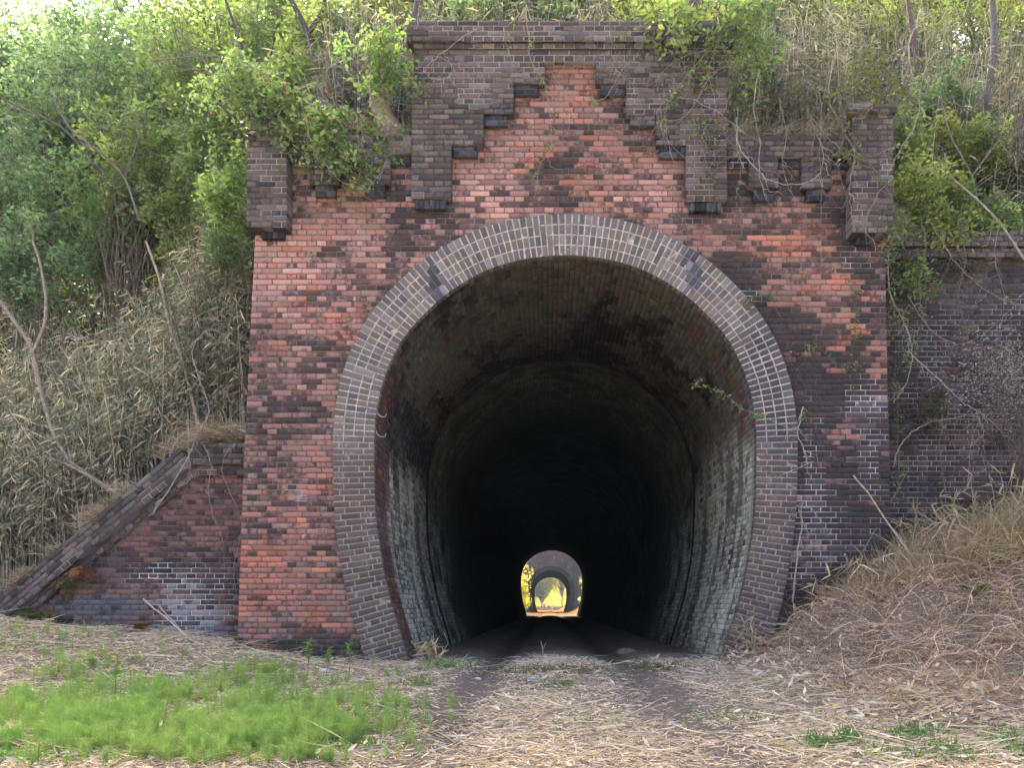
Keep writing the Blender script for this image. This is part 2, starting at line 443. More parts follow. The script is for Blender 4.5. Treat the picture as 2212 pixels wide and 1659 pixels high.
# ------------------------------------------------------------------ the horseshoe profile
XC = PX(1221)
_prof = [(0, 554), (72, 560), (130, 573), (187, 595), (256, 638), (320, 698), (360, 752), (391.5, 824), (406, 890), (411, 950), (410.5, 1020), (407.6, 1110), (396, 1200), (378, 1290), (356.5, 1362), (331, 1449), (318, 1490)]
def arch_profile():
    pts = []
    raw = [(-dx / 176.0, CAMZ + (1311 - py) / 176.0) for dx, py in _prof][::-1]
    raw = raw + [(-x, z) for x, z in raw[::-1][1:]]
    raw = np.array(raw)
    # Catmull-Rom then even arc length
    P_ = []
    for i in range(len(raw) - 1):
        p0 = raw[max(i - 1, 0)]; p1 = raw[i]; p2 = raw[i + 1]; p3 = raw[min(i + 2, len(raw) - 1)]
        for t in np.linspace(0, 1, 20, endpoint=False):
            P_.append(0.5 * ((2 * p1) + (-p0 + p2) * t + (2 * p0 - 5 * p1 + 4 * p2 - p3) * t * t + (-p0 + 3 * p1 - 3 * p2 + p3) * t ** 3))
    P_.append(raw[-1]); P_ = np.array(P_)
    for _ in range(30): P_[1:-1] = P_[1:-1] * 0.5 + (P_[:-2] + P_[2:]) * 0.25
    s = np.concatenate([[0], np.cumsum(np.linalg.norm(np.diff(P_, axis=0), axis=1))])
    S = np.linspace(0, s[-1], 800)
    x = np.interp(S, s, P_[:, 0]); z = np.interp(S, s, P_[:, 1])
    return S, np.stack([x + XC, z], 1)
AS, AP = arch_profile()
_t = norm(np.gradient(AP, AS, axis=0)); AN = np.stack([-_t[:, 1], _t[:, 0]], 1)   # outward (left of travel going up the left side is -x)
ALEN = AS[-1]
def arc(s, r=0.0, Y=0.0):
    s = np.clip(s, 0, ALEN)
    x = np.interp(s, AS, AP[:, 0]); z = np.interp(s, AS, AP[:, 1])
    nx = np.interp(s, AS, AN[:, 0]); nz = np.interp(s, AS, AN[:, 1])
    return np.stack([x + nx * r, np.zeros_like(x) + Y, z + nz * r], -1)
_zs = AP[:, 1]
def inside_arch(u, v, off=0.0):
    """u,v in the facade plane; True inside the opening grown by off"""
    if v > _zs.max() + off: return False
    i = np.argmin((AP[:, 0] - u) ** 2 + (AP[:, 1] - v) ** 2)
    d = (u - AP[i, 0]) * AN[i, 0] + (v - AP[i, 1]) * AN[i, 1]
    return d < off

# ------------------------------------------------------------------ terrain
def ground_h(X, Y):
    X = np.asarray(X, float); Y = np.asarray(Y, float)
    h = -0.095 * np.clip(-(Y + 0.9), 0, 9.2)
    near = smooth(-4.0, -0.2, Y) * (1 - smooth(30, 50, Y)); near = np.where(Y > 0.4, near, near)
    m = np.interp(X, [2.05, 2.45, 3.0, 3.6, 4.2, 5.0, 6.0, 9.0], [0, .12, .40, .85, 1.15, 1.35, 1.5, 1.9])
    h = h + m * smooth(-3.4, 0.0, Y) ** 1.15
    l = np.interp(-X, [2.1, 2.8, 3.8, 5.0, 6.5, 12], [0, 0.04, 0.22, 0.36, 0.5, 0.8])
    h = h + l * smooth(-3.0, 0.2, Y)
    md = smooth(2.3, 3.4, X) * smooth(-4.2, -2.4, Y) * (1 - smooth(6, 20, Y))
    h = h + md * (0.42 * (fbm(X * 1.5, Y * 1.8, 31) - .5) + 0.16 * (fbm(X * 5, Y * 5, 33) - .5))
    ruts = np.exp(-((X + 0.68) / 0.2) ** 2) + np.exp(-((X - 0.86) / 0.22) ** 2)
    h = h - 0.075 * ruts * smooth(-9, -2, Y)
    h = h + 0.07 * (fbm(X * 1.3, Y * 1.3, 5) - .5) + 0.03 * (fbm(X * 6, Y * 6, 8) - .5) * (Y < 3)
    h = h + 0.04 * np.exp(-((X - 0.1) / 0.35) ** 2)
    out = smooth(54, 58, Y) * smooth(4, 12, np.abs(X)) * (1 - smooth(112, 120, Y))
    h = h + out * 3.0 * smooth(3, 10, np.abs(X))
    h = h - 0.15 * smooth(60, 160, Y)
    return h

def hill_h(X, Y):
    X = np.asarray(X, float); Y = np.asarray(Y, float)
    cop = np.interp(X, [-14, -6.95, -4.85, -3.98], [0.45, 0.55, 2.35, 2.62])
    b = np.where(X < -3.95, cop, np.where(X > 4.28, 5.35, 6.35))
    e = smooth(-3.99, -3.86, X); b2 = np.where(X < 0, cop * (1 - e) + 6.35 * e, 6.35 + (5.35 - 6.35) * smooth(4.2, 4.4, X))
    sl = np.where(X < 0, 1.1, 1.05)
    yy = np.clip(Y - 0.95, 0, None)
    run = yy * sl * (1 - 0.15 * smooth(3, 10, yy))
    h = b2 + run
    cap = 19.0 + 2.5 * (fbm(X / 7, Y / 7, 21) - .5) - 5.0 * smooth(14, 20, -X)
    h = cap - np.log1p(np.exp((cap - h) * 1.2)) / 1.2
    h = np.minimum(h, cap); h = np.maximum(h, b2 - 0.1)
    h = h + 0.35 * (fbm(X * 0.9, Y * 0.9, 12) - .5) * smooth(1.0, 2.0, Y)
    return h

# ------------------------------------------------------------------ ground, one sheet to the horizon
def grid_mesh(name, xs, ys, hf, colf, mat, kind='structure', smooth_=True):
    X, Y = np.meshgrid(xs, ys); Z = hf(X, Y)
    V = np.stack([X, Y, Z], -1).reshape(-1, 3); nx = len(xs)
    i = np.arange(len(ys) - 1)[:, None] * nx + np.arange(nx - 1)[None]
    F = np.stack([i, i + 1, i + nx + 1, i + nx], -1).reshape(-1, 4)
    cx = (X[:-1, :-1] + X[1:, 1:]).ravel() / 2; cy = (Y[:-1, :-1] + Y[1:, 1:]).ravel() / 2
    g = Geo(); g.add(V, F, colf(cx, cy)); o = g.build(name, mat, None, smooth_); o['kind'] = kind
    return o
xs = np.unique(np.concatenate([np.linspace(-7, 8, 190), np.linspace(-30, -7, 30), np.linspace(8, 30, 30), [-900, -300, -120, -60, 60, 120, 300, 900]]))
ys = np.unique(np.concatenate([np.linspace(-7.5, 1.5, 130), np.linspace(1.5, 12, 50), np.linspace(-20, -7.5, 12), np.linspace(12, 200, 130), [-900, -300, -80, 300, 600, 1400]]))
def track_f(X, Y):
    j = 0.12 * (fbm(Y * 0.8, X * 0 + 3, 4) - .5)
    spread = 1 + 0.10 * np.clip(-Y, 0, 8)
    t = np.exp(-((X + 0.66 * spread + j) / (0.26 * spread)) ** 2) + np.exp(-((X - 0.86 * spread + j) / (0.27 * spread)) ** 2)
    return np.clip(t, 0, 1) * (1 - 0.40 * smooth(1.8, 4.6, -Y))
def ground_col(X, Y):
    n = len(X); t = track_f(X, Y)
    c = np.ones((n, 3)) * (0.95 + 0.3 * (fbm(X * 2, Y * 2, 6) - .5))[:, None]
    c = lerp(c, np.array([0.62, 0.61, 0.62])[None] * np.ones((n, 1)), t * 0.85)
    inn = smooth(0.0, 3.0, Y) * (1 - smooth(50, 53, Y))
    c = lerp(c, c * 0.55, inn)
    far = smooth(54, 60, Y)
    c = lerp(c, np.array([.80, .50, .24])[None] * np.ones((n, 1)), far)
    return c
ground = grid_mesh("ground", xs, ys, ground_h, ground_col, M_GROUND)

# hillside over the tunnel
xs = np.unique(np.concatenate([np.linspace(-26, -4.2, 70), [-4.05, -3.98, -3.95, -3.86, -3.8], np.linspace(-3.6, 4.1, 50), [4.2, 4.25, 4.3, 4.4], np.linspace(4.5, 26, 70)]))
ys = np.unique(np.concatenate([np.linspace(0.86, 8, 60), np.linspace(8, 49.5, 50)]))
hc = lambda X, Y: np.ones((len(X), 3)) * (0.8 + 0.6 * (fbm(X, Y, 6) - .5))[:, None]
hillside = grid_mesh("hillside", xs, ys, hill_h, hc, M_HILL)

# ================================================================== NEAR PORTAL
portal = thing("tunnel_portal", "red brick tunnel portal with stepped dark brick parapet and pale jointed horseshoe arch", "tunnel portal")

def facade_interval(v):
    px, py = to_px(np.zeros(1), v); py = float(py[0]) if np.ndim(py) else float(py)
    l = np.interp(py, [300, 500, 1000, 1400, 1600], [555, 552, 526, 512, 506]); r = np.interp(py, [300, 500, 1150, 1600], [1908, 1911, 1925, 1934])
    return [(PX(l), PX(r))]
g = Geo()
coursed(g, (0, 0, 0), (1, 0, 0), (0, 0, 1), -0.34, PZ(291), facade_interval, 0.11, facade_col, facade_mort, 11,
        exclude=lambda u, v: inside_arch(u, v, 0.27), core=False)
coursed(g, (0, 0, 0), (1, 0, 0), (0, 0, 1), PZ(291), PZ(60), lambda v: [(PX(893), PX(1568))], 0.11, facade_col, facade_mort, 12, core=False)
mc = (0.1, 0.09, 0.085)
g.box((-3.58, 0.03, 5.62), (4.09, 0.97, PZ(296)), mc, 1); g.box((-1.64, 0.035, PZ(300)), (2.14, 0.9, PZ(50)), mc, 1)
g.box((-3.57, 0.04, -0.4), (-3.1, 0.96, 5.63), mc, 1); g.box((3.6, 0.04, -0.4), (4.08, 0.96, 5.63), mc, 1)
facade = g.build("facade_wall", BM, portal)

def strip(g, x0, x1, y0, y1, Yf, thick, cols=DKB, seed=0, mort=dk_mort, **kw):
    coursed(g, (0, Yf, 0), (1, 0, 0), (0, 0, 1), PZ(y1, Yf), PZ(y0, Yf), lambda v: [(PX(x0, Yf), PX(x1, Yf))], thick, plain_cols(cols, seed, 0.22, 0.45), mort, seed, **kw)
YF = -0.125
g = Geo()
for i, (x0, x1, y0, y1) in enumerate([(895, 1571, 103, 132), (893, 1177, 132, 178), (1287, 1571, 132, 178), (891, 1109, 178, 245), (1353, 1571, 178, 245),
                                      (889, 1044, 245, 312), (1418, 1571, 245, 312), (888, 975, 312, 427), (1482, 1571, 312, 433)]):
    strip(g, x0, x1, y0, y1, YF, 0.12, DKB, 40 + i)
parapet = g.build("parapet_wall", BM, portal)
g = Geo()
strip(g, 1177.5, 1286.5, 132, 143, -0.06, 0.055, [(0.15, 0.13, 0.12)], 60, header_all=True)
g.build("lintel", BM, portal)
g = Geo()
strip(g, 878, 1592, 43, 87, -0.22, 0.24, DKB + [(0.12, 0.10, 0.085)], 61)
strip(g, 893, 1576, 87, 103, -0.165, 0.17, DKB, 62, header_all=True)
g.build("cornice", BM, portal)
for s, (xa, xb, teeth, gaps, yb, yt) in enumerate([(622, 888, [(668, 733), (779, 842)], [(622, 668), (733, 779), (842, 888)], 331, 398),
                                                   (1571, 1840, [(1618, 1682), (1733, 1797)], [(1571, 1618), (1682, 1733), (1797, 1840)], 337, 405)]):
    g = Geo()
    strip(g, xa, xb, 291, yb, -0.115, 0.11, DKB, 70 + s)
    for i, (a, b) in enumerate(teeth): strip(g, a, b, yb, yt, -0.115, 0.11, DKB, 74 + s * 3 + i)
    for i, (a, b) in enumerate(gaps): strip(g, a + 1, b - 1, yb, yb + 25, -0.05, 0.045, BLK, 80 + s * 3 + i)
    g.build("corbel_band", BM, portal)
for i, (x0, x1, y0, y1, cp, cx0, cx1) in enumerate([(533, 619, 242, 490, 222, 527, 627), (1841, 1930, 242, 502, 222, 1832, 1938)]):
    g = Geo()
    strip(g, x0, x1, y0, y1, -0.21, 0.3, DKB, 90 + i); strip(g, cx0, cx1, cp, y0, -0.26, 0.42, DKB + [(0.16, 0.14, 0.13)], 93 + i)
    g.build("pilaster", BM, portal)
br = [(1110, 1164, 179, 203), (1044, 1097, 246, 270), (978, 1031, 313, 337), (896, 963, 428, 450), (1297, 1351, 179, 203), (1362, 1416, 246, 270), (1425, 1481, 315, 340),
      (1490, 1559, 434, 456), (681, 724, 400, 423), (789, 830, 400, 424), (1628, 1671, 407, 432), (1741, 1782, 407, 432), (564, 613, 492, 514), (1851, 1887, 504, 527)]
for i, (x0, x1, y0, y1) in enumerate(br):
    g = Geo(); sol = i in (3, 7, 12, 13)
    c = [(0.17, 0.16, 0.16), (0.08, 0.08, 0.085)] if i == 5 else BLK
    yf = -0.085
    if sol: strip(g, x0, x1, y0, y1, yf, 0.085, c, 100 + i, plain_mort((0.03, 0.03, 0.035), 3), pitch=0.14, soldier=True)
    else: strip(g, x0, x1, y0, y1, yf, 0.085, c, 100 + i, plain_mort((0.08, 0.08, 0.08), 3), hb=0.115, header_all=True)
    g.build("corbel_bracket", BM, portal)

# ---- the arch ring
YR = -0.045
def quad_arc(s0, s1, r0, r1, Y):
    a = arc(np.array([s0, s0, s1, s1]), np.array([r0, r1, r1, r0]), Y)
    # order bl, br, tr, tl seen from outside: travel (T) x outward (R) = -Y
    return [a[0], a[3], a[2], a[1]]
s_spring = float(AS[np.argmin(np.abs(AP[:len(AP) // 2, 1] - PZ(945)))])
Qs, mid = [], []
SR = [0.0, 0.126, 0.252, 0.378, 0.505]
j = 0.0062
nv = int((ALEN - 2 * s_spring) / 0.0685); pv = (ALEN - 2 * s_spring) / nv
for i in range(nv):
    s0 = s_spring + i * pv; s1 = s0 + pv
    k = i % 19; bounds = SR
    if k in (9,): bounds = [SR[0], SR[1], SR[2], SR[4]]
    elif k in (10,): bounds = [SR[0], SR[1], SR[3], SR[4]]
    elif k in (11,): bounds = [SR[0], SR[2], SR[3], SR[4]]
    for a, b in zip(bounds[:-1], bounds[1:]):
        Qs.append(quad_arc(s0 + j, s1 - j, a + (j if a > 0 else 0), b - (j if b < .5 else 0), YR)); mid.append(((s0 + s1) / 2, (a + b) / 2))
for side in (0, 1):
    nl = int(s_spring / 0.0700); pl = s_spring / nl
    for i in range(nl):
        s0 = i * pl; s1 = s0 + pl
        if side: s0, s1 = ALEN - s1, ALEN - s0
        bounds = [0, 0.19, 0.315, 0.505] if i % 2 else [0, 0.128, 0.378, 0.505]
        if i % 4 == 3: bounds = [0, 0.06, 0.19, 0.43, 0.505]
        for a, b in zip(bounds[:-1], bounds[1:]):
            Qs.append(quad_arc(s0 + j * .85, s1 - j * .85, a + (j if a > 0 else 0), b - (j if b < .5 else 0), YR)); mid.append(((s0 + s1) / 2, (a + b) / 2))
mid = np.array(mid); mp = arc(mid[:, 0], mid[:, 1], 0.0); mpx, mpy = to_px(mp[:, 0], mp[:, 2])
r = np.random.RandomState(3); n = len(mid)
cc = np.array([(0.150, 0.135, 0.120), (0.130, 0.117, 0.103), (0.150, 0.137, 0.105), (0.190, 0.172, 0.155), (0.105, 0.098, 0.096), (0.155, 0.125, 0.100)])[r.randint(0, 6, n)] * (1 + (r.rand(n, 1) - .5) * .35)
low = np.array([(0.108, 0.084, 0.064), (0.125, 0.099, 0.076), (0.092, 0.076, 0.064)])[r.randint(0, 3, n)] * (1 + (r.rand(n, 1) - .5) * .3)
cc = lerp(cc, low, smooth(930, 1020, mpy + (r.rand(n) - .5) * 40))
navy = pal(n, (0.062, 0.058, 0.068), 0.4, 9)
cc = lerp(cc, navy, blobs(mpx, mpy, [(1640, 800, 50, 120, 1.2), (1690, 930, 40, 80, .8), (1700, 1200, 14, 200, .8)]))
cc = lerp(cc, pal(n, (0.070, 0.072, 0.080), 0.6, 8), smooth(.4, .7, blobs(mpx, mpy, [(936, 600, 14, 30, 1.3), (945, 628, 16, 22, 1.1), (1483, 560, 22, 25, .9), (1500, 600, 22, 32, 1.2)])))
cc = lerp(cc, pal(n, (0.42, 0.46, 0.50), 0.3, 7), smooth(.3, 1, blobs(mpx, mpy, [(1490, 575, 14, 20, .8), (1470, 620, 20, 14, .6), (960, 628, 10, 8, .7), (1220, 550, 250, 9, .45)])) * .6)
g = Geo(); add_bricks(g, Qs, 0.10, np.concatenate([cc, (0.10 + 0.15 * r.rand(n))[:, None]], 1), 0.003, 0.0012, 0.0015)
# pointing
ns = 420; S_ = np.linspace(0, ALEN, ns + 1); R_ = np.linspace(0.002, 0.503, 6)
mq = [quad_arc(S_[a], S_[a + 1], R_[b], R_[b + 1], YR + 0.002) for a in range(ns) for b in range(5)]
mq = np.array(mq); ctr = mq.mean(1); px_, py_ = to_px(ctr[:, 0], ctr[:, 2])
mcx = pal(len(mq), (0.36, 0.33, 0.27), 0.5, 4); mcx = lerp(mcx, pal(len(mq), (0.28, 0.24, 0.205), 0.3, 5), smooth(900, 1010, py_))
mcx = lerp(mcx, pal(len(mq), (0.12, 0.13, 0.14), .6, 6), smooth(.5, .8, blobs(px_, py_, [(936, 600, 14, 30, 1.3), (945, 628, 16, 22, 1.1), (1483, 560, 20, 25, .9), (1500, 600, 22, 32, 1.1)])))
g.quads(mq, mcx, 1)
# outer and inner flanks of the pointing
fl = []
for a in range(ns):
    for rr_, sgn in ((0.501, 1), (0.004, -1)):
        q = arc(np.array([S_[a], S_[a + 1], S_[a + 1], S_[a]]), rr_, 0.0); q[:2, 1] = YR + 0.003; q[2:, 1] = 0.09
        fl.append(q if sgn < 0 else q[::-1])
g.quads(fl, (0.12, 0.11, 0.10), 1)
g.build("arch_ring", BM, portal)

# ---- first length of the lining, brick by brick
def lin_col(s, Y, seed=0, mort=False):
    p = arc(s, 0.0, 0.0); z = p[:, 2]; side = p[:, 0] - XC; n = len(s); r = np.random.RandomState(seed)
    big = fbm(s * 1.1, Y * 0.9, 5); mid = fbm(s * 5, Y * 3, 15); streak = fbm(Y * 5.0, z * 0.7, 25)
    base = pal(n, (0.130, 0.132, 0.098), 0.55, seed)
    crown = smooth(4.4, 4.9, z)
    base = lerp(base, pal(n, (0.13, 0.09, 0.06), 0.5, seed + 1), crown * (r.rand(n) < .3) * .7)
    base = lerp(base, pal(n, (0.028, 0.026, 0.026), 0.5, seed + 2), smooth(0.46, 0.62, big * .6 + mid * .4 + (r.rand(n) - .5) * .15))
    # brown and orange bricks near the mouth
    edge = 1 - smooth(0.4, 1.1, Y + (mid - .5) * .6)
    lowm = 1 - smooth(3.3, 3.9, z)
    base = lerp(base, pal(n, (0.10, 0.065, 0.055), 0.5, seed + 3), edge * lowm * (side < 0))
    base = lerp(base, pal(n, (0.30, 0.09, 0.04), 0.4, seed + 4), (r.rand(n) < .13) * edge * lowm * (side < 0))
    org = ((side > 0) & (z > 2.9) & (z < 4.4) & (np.abs(Y - 0.55 - (z - 3.6) * .1) < 0.16 + .1 * (mid - .5))) | ((r.rand(n) < .35) & (fbm(s * 2, Y * 1.3, 77) > .70) & (z > 2))
    base = lerp(base, pal(n, (0.20, 0.075, 0.04), 0.5, seed + 5), org * (r.rand(n) < .6) * 0.8)
    w = (1 - smooth(2.3, 3.0, z + (big - .5) * 1.2)) * np.where(side < 0, smooth(0.55, 0.95, Y + (streak - .5) * .9), smooth(-.1, .3, Y + (streak - .5) * 0.5))
    w = w * (1 - 0.9 * smooth(0.52, 0.66, streak + .12 * (mid - .5)))
    w = w * (1 - 0.55 * smooth(0.0, 0.5, 0.45 - z))
    white = lerp(pal(n, (0.54, 0.52, 0.39), 0.2, seed + 6), pal(n, (0.46, 0.49, 0.40), .2, seed + 7), smooth(.45, .6, fbm(Y * 3, z * 2, 8)))
    base = lerp(base, white, w)
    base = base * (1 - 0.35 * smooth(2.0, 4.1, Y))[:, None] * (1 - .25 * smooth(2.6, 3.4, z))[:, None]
    if mort: base = base * 0.55 + 0.02
    return np.concatenate([base, np.clip(0.32 + (r.rand(n) - .5) * .2 + .12 * w, 0, .5)[:, None]], 1)
YL = 4.15; Qs, mid, mq, mm = [], [], [], []
nr = int(ALEN / 0.0685); pr = ALEN / nr
for i in range(nr):
    s0 = i * pr; s1 = s0 + pr; Y0 = 0.056; w = 0.243 if i % 2 else 0.1215
    cuts = [Y0]; y = Y0 + (0.1215 if i % 2 else 0.1215)
    while y < YL - .04: cuts.append(y); y += w
    cuts.append(YL); cuts = np.array(cuts)
    A = arc(np.array([s0 + .004, s1 - .004])); Rn = arc(np.array([s0 + .004, s1 - .004]), 1.0) - A
    for a, b in zip(cuts[:-1], cuts[1:]):
        a_, b_ = a + .004, b - .004
        Qs.append([(A[0][0], a_, A[0][2]), (A[0][0], b_, A[0][2]), (A[1][0], b_, A[1][2]), (A[1][0], a_, A[1][2])]); mid.append(((s0 + s1) / 2, (a + b) / 2))
    B = arc(np.array([s0, s1]), 0.006)
    for a in np.arange(Y0, YL, 0.34):
        b = min(a + .34, YL)
        mq.append([(B[0][0], a, B[0][2]), (B[0][0], b, B[0][2]), (B[1][0], b, B[1][2]), (B[1][0], a, B[1][2])]); mm.append(((s0 + s1) / 2, (a + b) / 2))
mid = np.array(mid); mm = np.array(mm)
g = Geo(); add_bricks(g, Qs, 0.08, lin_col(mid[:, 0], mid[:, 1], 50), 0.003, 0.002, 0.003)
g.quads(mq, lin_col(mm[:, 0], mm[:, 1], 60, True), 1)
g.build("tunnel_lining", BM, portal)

def tube_lining(name, Y0, Y1, off, parent, colf, ny=60, step=True, scale=1.0):
    S = np.linspace(0, ALEN, 161); Yv = Y0 + (Y1 - Y0) * np.linspace(0, 1, ny) ** 1.5
    A = arc(S, off); V = []; nS = len(S)
    for y in Yv:
        a = A.copy(); a[:, 1] = y; V.append(a)
    V = np.concatenate(V); i = np.arange(ny - 1)[:, None] * nS + np.arange(nS - 1)[None]
    F = np.stack([i, i + nS, i + nS + 1, i + 1], -1).reshape(-1, 4)
    cen = V[F].mean(1); sI = np.tile((S[:-1] + S[1:]) / 2, ny - 1)
    g = Geo(); g.add(V, F, colf(sI, cen[:, 1], cen[:, 2]))
    if step:
        a = arc(S, off); b = arc(S, 0.03); a[:, 1] = Y0; b[:, 1] = Y0
        for k in range(nS - 1): g.quads([a[k], a[k + 1], b[k + 1], b[k]], (0.05, 0.045, 0.04))
    o = g.build(name, M_LINING, parent)
    me = o.data; uvl = me.uv_layers.new(name="UVMap")
    sv_ = np.tile(S, ny); yv = np.repeat(Yv, nS); nvv = len(sv_)
    vi = np.empty(len(me.loops), np.int32); me.loops.foreach_get("vertex_index", vi)
    full_s = np.concatenate([sv_, np.zeros(max(0, len(me.vertices) - nvv))]); full_y = np.concatenate([yv, np.zeros(max(0, len(me.vertices) - nvv))])
    uvl.data.foreach_set("uv", np.stack([full_y[vi], full_s[vi]], 1).astype(np.float32).ravel())
    return o
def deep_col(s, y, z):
    n = len(s); c = np.ones((n, 3)) * np.array((0.065, 0.070, 0.052)); c = lerp(c, c * .12, smooth(4.2, 10, y)); c = lerp(c, np.array((0.24, 0.26, 0.21)) * np.ones((n, 1)), (1 - smooth(1.6, 2.6, z)) * (1 - smooth(4.2, 8, y)) * .5)  # fade along y paints the tunnel's deepening shade into the lining colour
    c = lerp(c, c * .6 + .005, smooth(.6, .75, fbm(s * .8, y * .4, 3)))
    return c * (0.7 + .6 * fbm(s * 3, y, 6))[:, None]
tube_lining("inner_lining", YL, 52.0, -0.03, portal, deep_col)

# wire hooks hanging on the inside of the ring
def tube(g, pts, rad, col, sides=5, mat=0):
    pts = np.asarray(pts, float); k = len(pts); rad = np.broadcast_to(np.asarray(rad, float), (k,))
    T = norm(np.gradient(pts, axis=0)); ref = np.array([0.31, 0.52, 0.79]); a = norm(np.cross(T, ref)); b = np.cross(T, a)
    th = np.linspace(0, 2 * np.pi, sides, endpoint=False)
    V = pts[:, None, :] + (a[:, None, :] * np.cos(th)[None, :, None] + b[:, None, :] * np.sin(th)[None, :, None]) * rad[:, None, None]
    i = np.arange(k - 1)[:, None] * sides + np.arange(sides)[None]; i2 = np.arange(k - 1)[:, None] * sides + (np.arange(sides)[None] + 1) % sides
    F = np.stack([i, i2, i2 + sides, i + sides], -1).reshape(-1, 4)
    g.add(V.reshape(-1, 3), F, col, mat)
for i, (px, py) in enumerate([(813, 895), (812, 938)]):
    g = Geo(); o = P(px, py, 0.05)
    pts = [o + np.array(q) for q in [(0, 0, 0.05), (0.02, -.03, 0.0), (0.06, -.02, -0.035), (0.11, 0, -0.03), (0.125, 0, 0.01)]]
    tube(g, pts, 0.006, (0.5, 0.5, 0.5)); tag(g.build("wire_hook", M_BARK), ["upper", "lower"][i] + " pale bent wire hook on the left inner edge of the arch", "hook")

# ================================================================== WING WALLS
wing = thing("wing_wall", "low reddish brick wing wall with sloping dark coping left of the tunnel", "wall")
def wing_col(u, v):
    px, py = to_px(u, v, 0.5); n = len(px); r = np.random.RandomState(2)
    base = pal(n, (0.185, 0.100, 0.080), 0.5, 21)
    base = lerp(base, pal(n, (0.075, 0.048, 0.045), 0.5, 22), smooth(.25, .75, blobs(px, py, [(330, 1230, 160, 40, .7), (250, 1200, 60, 40, .6), (480, 1260, 60, 60, .8), (460, 1080, 60, 25, .6)]) + (r.rand(n) - .5) * .5 + fbm(px / 40, py / 20, 3) - .5))
    base = lerp(base, pal(n, (0.13, 0.125, 0.135), 0.3, 24), smooth(.3, .8, blobs(px, py, [(220, 1310, 130, 35, 1.0), (460, 1360, 130, 30, .6)]) + (r.rand(n) - .5) * .3))
    base = lerp(base, pal(n, (0.42, 0.45, 0.43), 0.25, 25), smooth(.4, .9, blobs(px, py, [(400, 1360, 60, 40, 1.0), (395, 1300, 50, 30, .8), (400, 1260, 30, 20, .6), (480, 1375, 60, 12, .7)]) + (r.rand(n) - .5) * 1.1) * .5)
    return np.concatenate([base, (0.45 + .3 * (r.rand(n) - .5))[:, None]], 1)
def wing_mort(u, v):
    px, py = to_px(u, v, 0.5); n = len(px)
    base = pal(n, (0.12, 0.095, 0.09), .4, 1)
    base = lerp(base, pal(n, (0.50, 0.51, 0.51), .3, 2), smooth(.45, 1.1, blobs(px, py, [(430, 1270, 110, 60, 1.0), (400, 1350, 110, 50, 1.0), (300, 1240, 130, 30, .6)]) + (fbm(px / 16, py / 12, 4) - .5) * 1.2))
    return np.concatenate([base, np.full((n, 1), .1)], 1)
def wing_int(v):
    px, py = to_px(0, v, 0.5)
    l = PX(float(np.interp(py, [1020, 1345, 1420], [432, 40, 20])), 0.5)
    return [(l, -3.66)]
g = Geo(); coursed(g, (0, 0.5, 0), (1, 0, 0), (0, 0, 1), -0.05, PZ(1022, .5), wing_int, 0.3, wing_col, wing_mort, 31, core=False)
g.build("wall", BM, wing)
g = Geo()
def band(pa, pb, lift, w, Yf, seed, th):
    A = P(pa[0], pa[1], Yf); B = P(pb[0], pb[1], Yf); U = norm(B - A); V = np.array([-U[2], 0, U[0]])
    L = np.linalg.norm(B - A)
    coursed(g, A + V * lift, U, V, 0, w, lambda v: [(0, L)], th, plain_cols(DKB + [(0.15, 0.10, 0.10)], seed, .2), plain_mort((0.06, 0.05, 0.05), seed, .4, (0.30, 0.29, 0.28), .42), seed)
band((30, 1352), (428, 1022), 0.0, 0.137, 0.43, 5, 0.3); band((0, 1377), (430, 1022), 0.139, 0.273, 0.34, 6, 0.5)
band((418, 1026), (540, 1026), 0.0, 0.137, 0.432, 7, 0.3); band((408, 1026), (540, 1026), 0.139, 0.273, 0.338, 8, 0.5)
g.build("coping", BM, wing)

rwall = thing("retaining_wall", "tall sooty brick retaining wall with grey coping right of the tunnel", "wall")
def rw_col(u, v):
    px, py = to_px(u, v, 0.6); n = len(px); r = np.random.RandomState(5)
    base = lerp(pal(n, (0.090, 0.064, 0.050), .4, 1), pal(n, (0.046, 0.043, 0.042), .5, 2), smooth(.35, .65, fbm(px / 60, py / 50, 5) + (r.rand(n) - .5) * .5 + blobs(px, py, [(2010, 900, 70, 80, .3), (2080, 680, 80, 70, .3)])))
    base = lerp(base, pal(n, (0.15, 0.145, 0.155), .3, 3), .5 * smooth(.5, .9, blobs(px, py, [(2070, 640, 70, 50, .6), (2130, 600, 50, 60, .4), (2050, 850, 70, 60, .6)]) + .5 * (fbm(px / 20, py / 20, 8))))
    return np.concatenate([base, (0.46 + .3 * (r.rand(n) - .5))[:, None]], 1)
g = Geo()
coursed(g, (0, 0.6, 0), (1, 0, 0), (0, 0, 1), 0.4, PZ(555, .6), lambda v: [(4.02, 10.5)], 0.3, rw_col, plain_mort((0.07, 0.062, 0.060), 8, .5, (0.24, 0.23, 0.24), .45), 41, core=False)
g.box((4.1, 0.62, -0.3), (10.4, 0.95, PZ(560, .6)), (0.1, .09, .09), 1)
g.build("wall", BM, rwall)
g = Geo()
def rband(y0, y1, Yf, seed, th, **kw):
    coursed(g, (0, Yf, 0), (1, 0, 0), (0, 0, 1), PZ(y1, Yf), PZ(y0, Yf), lambda v: [(4.14, 10.6)], th, plain_cols([(0.16, 0.15, 0.15), (0.12, 0.11, 0.11), (0.09, 0.085, 0.085)], seed, .25), plain_mort((0.06, 0.06, 0.055), seed), seed, **kw)
rband(497, 531, 0.44, 51, 0.4); rband(532, 555, 0.52, 52, 0.3, header_all=True)
g.build("coping", BM, rwall)

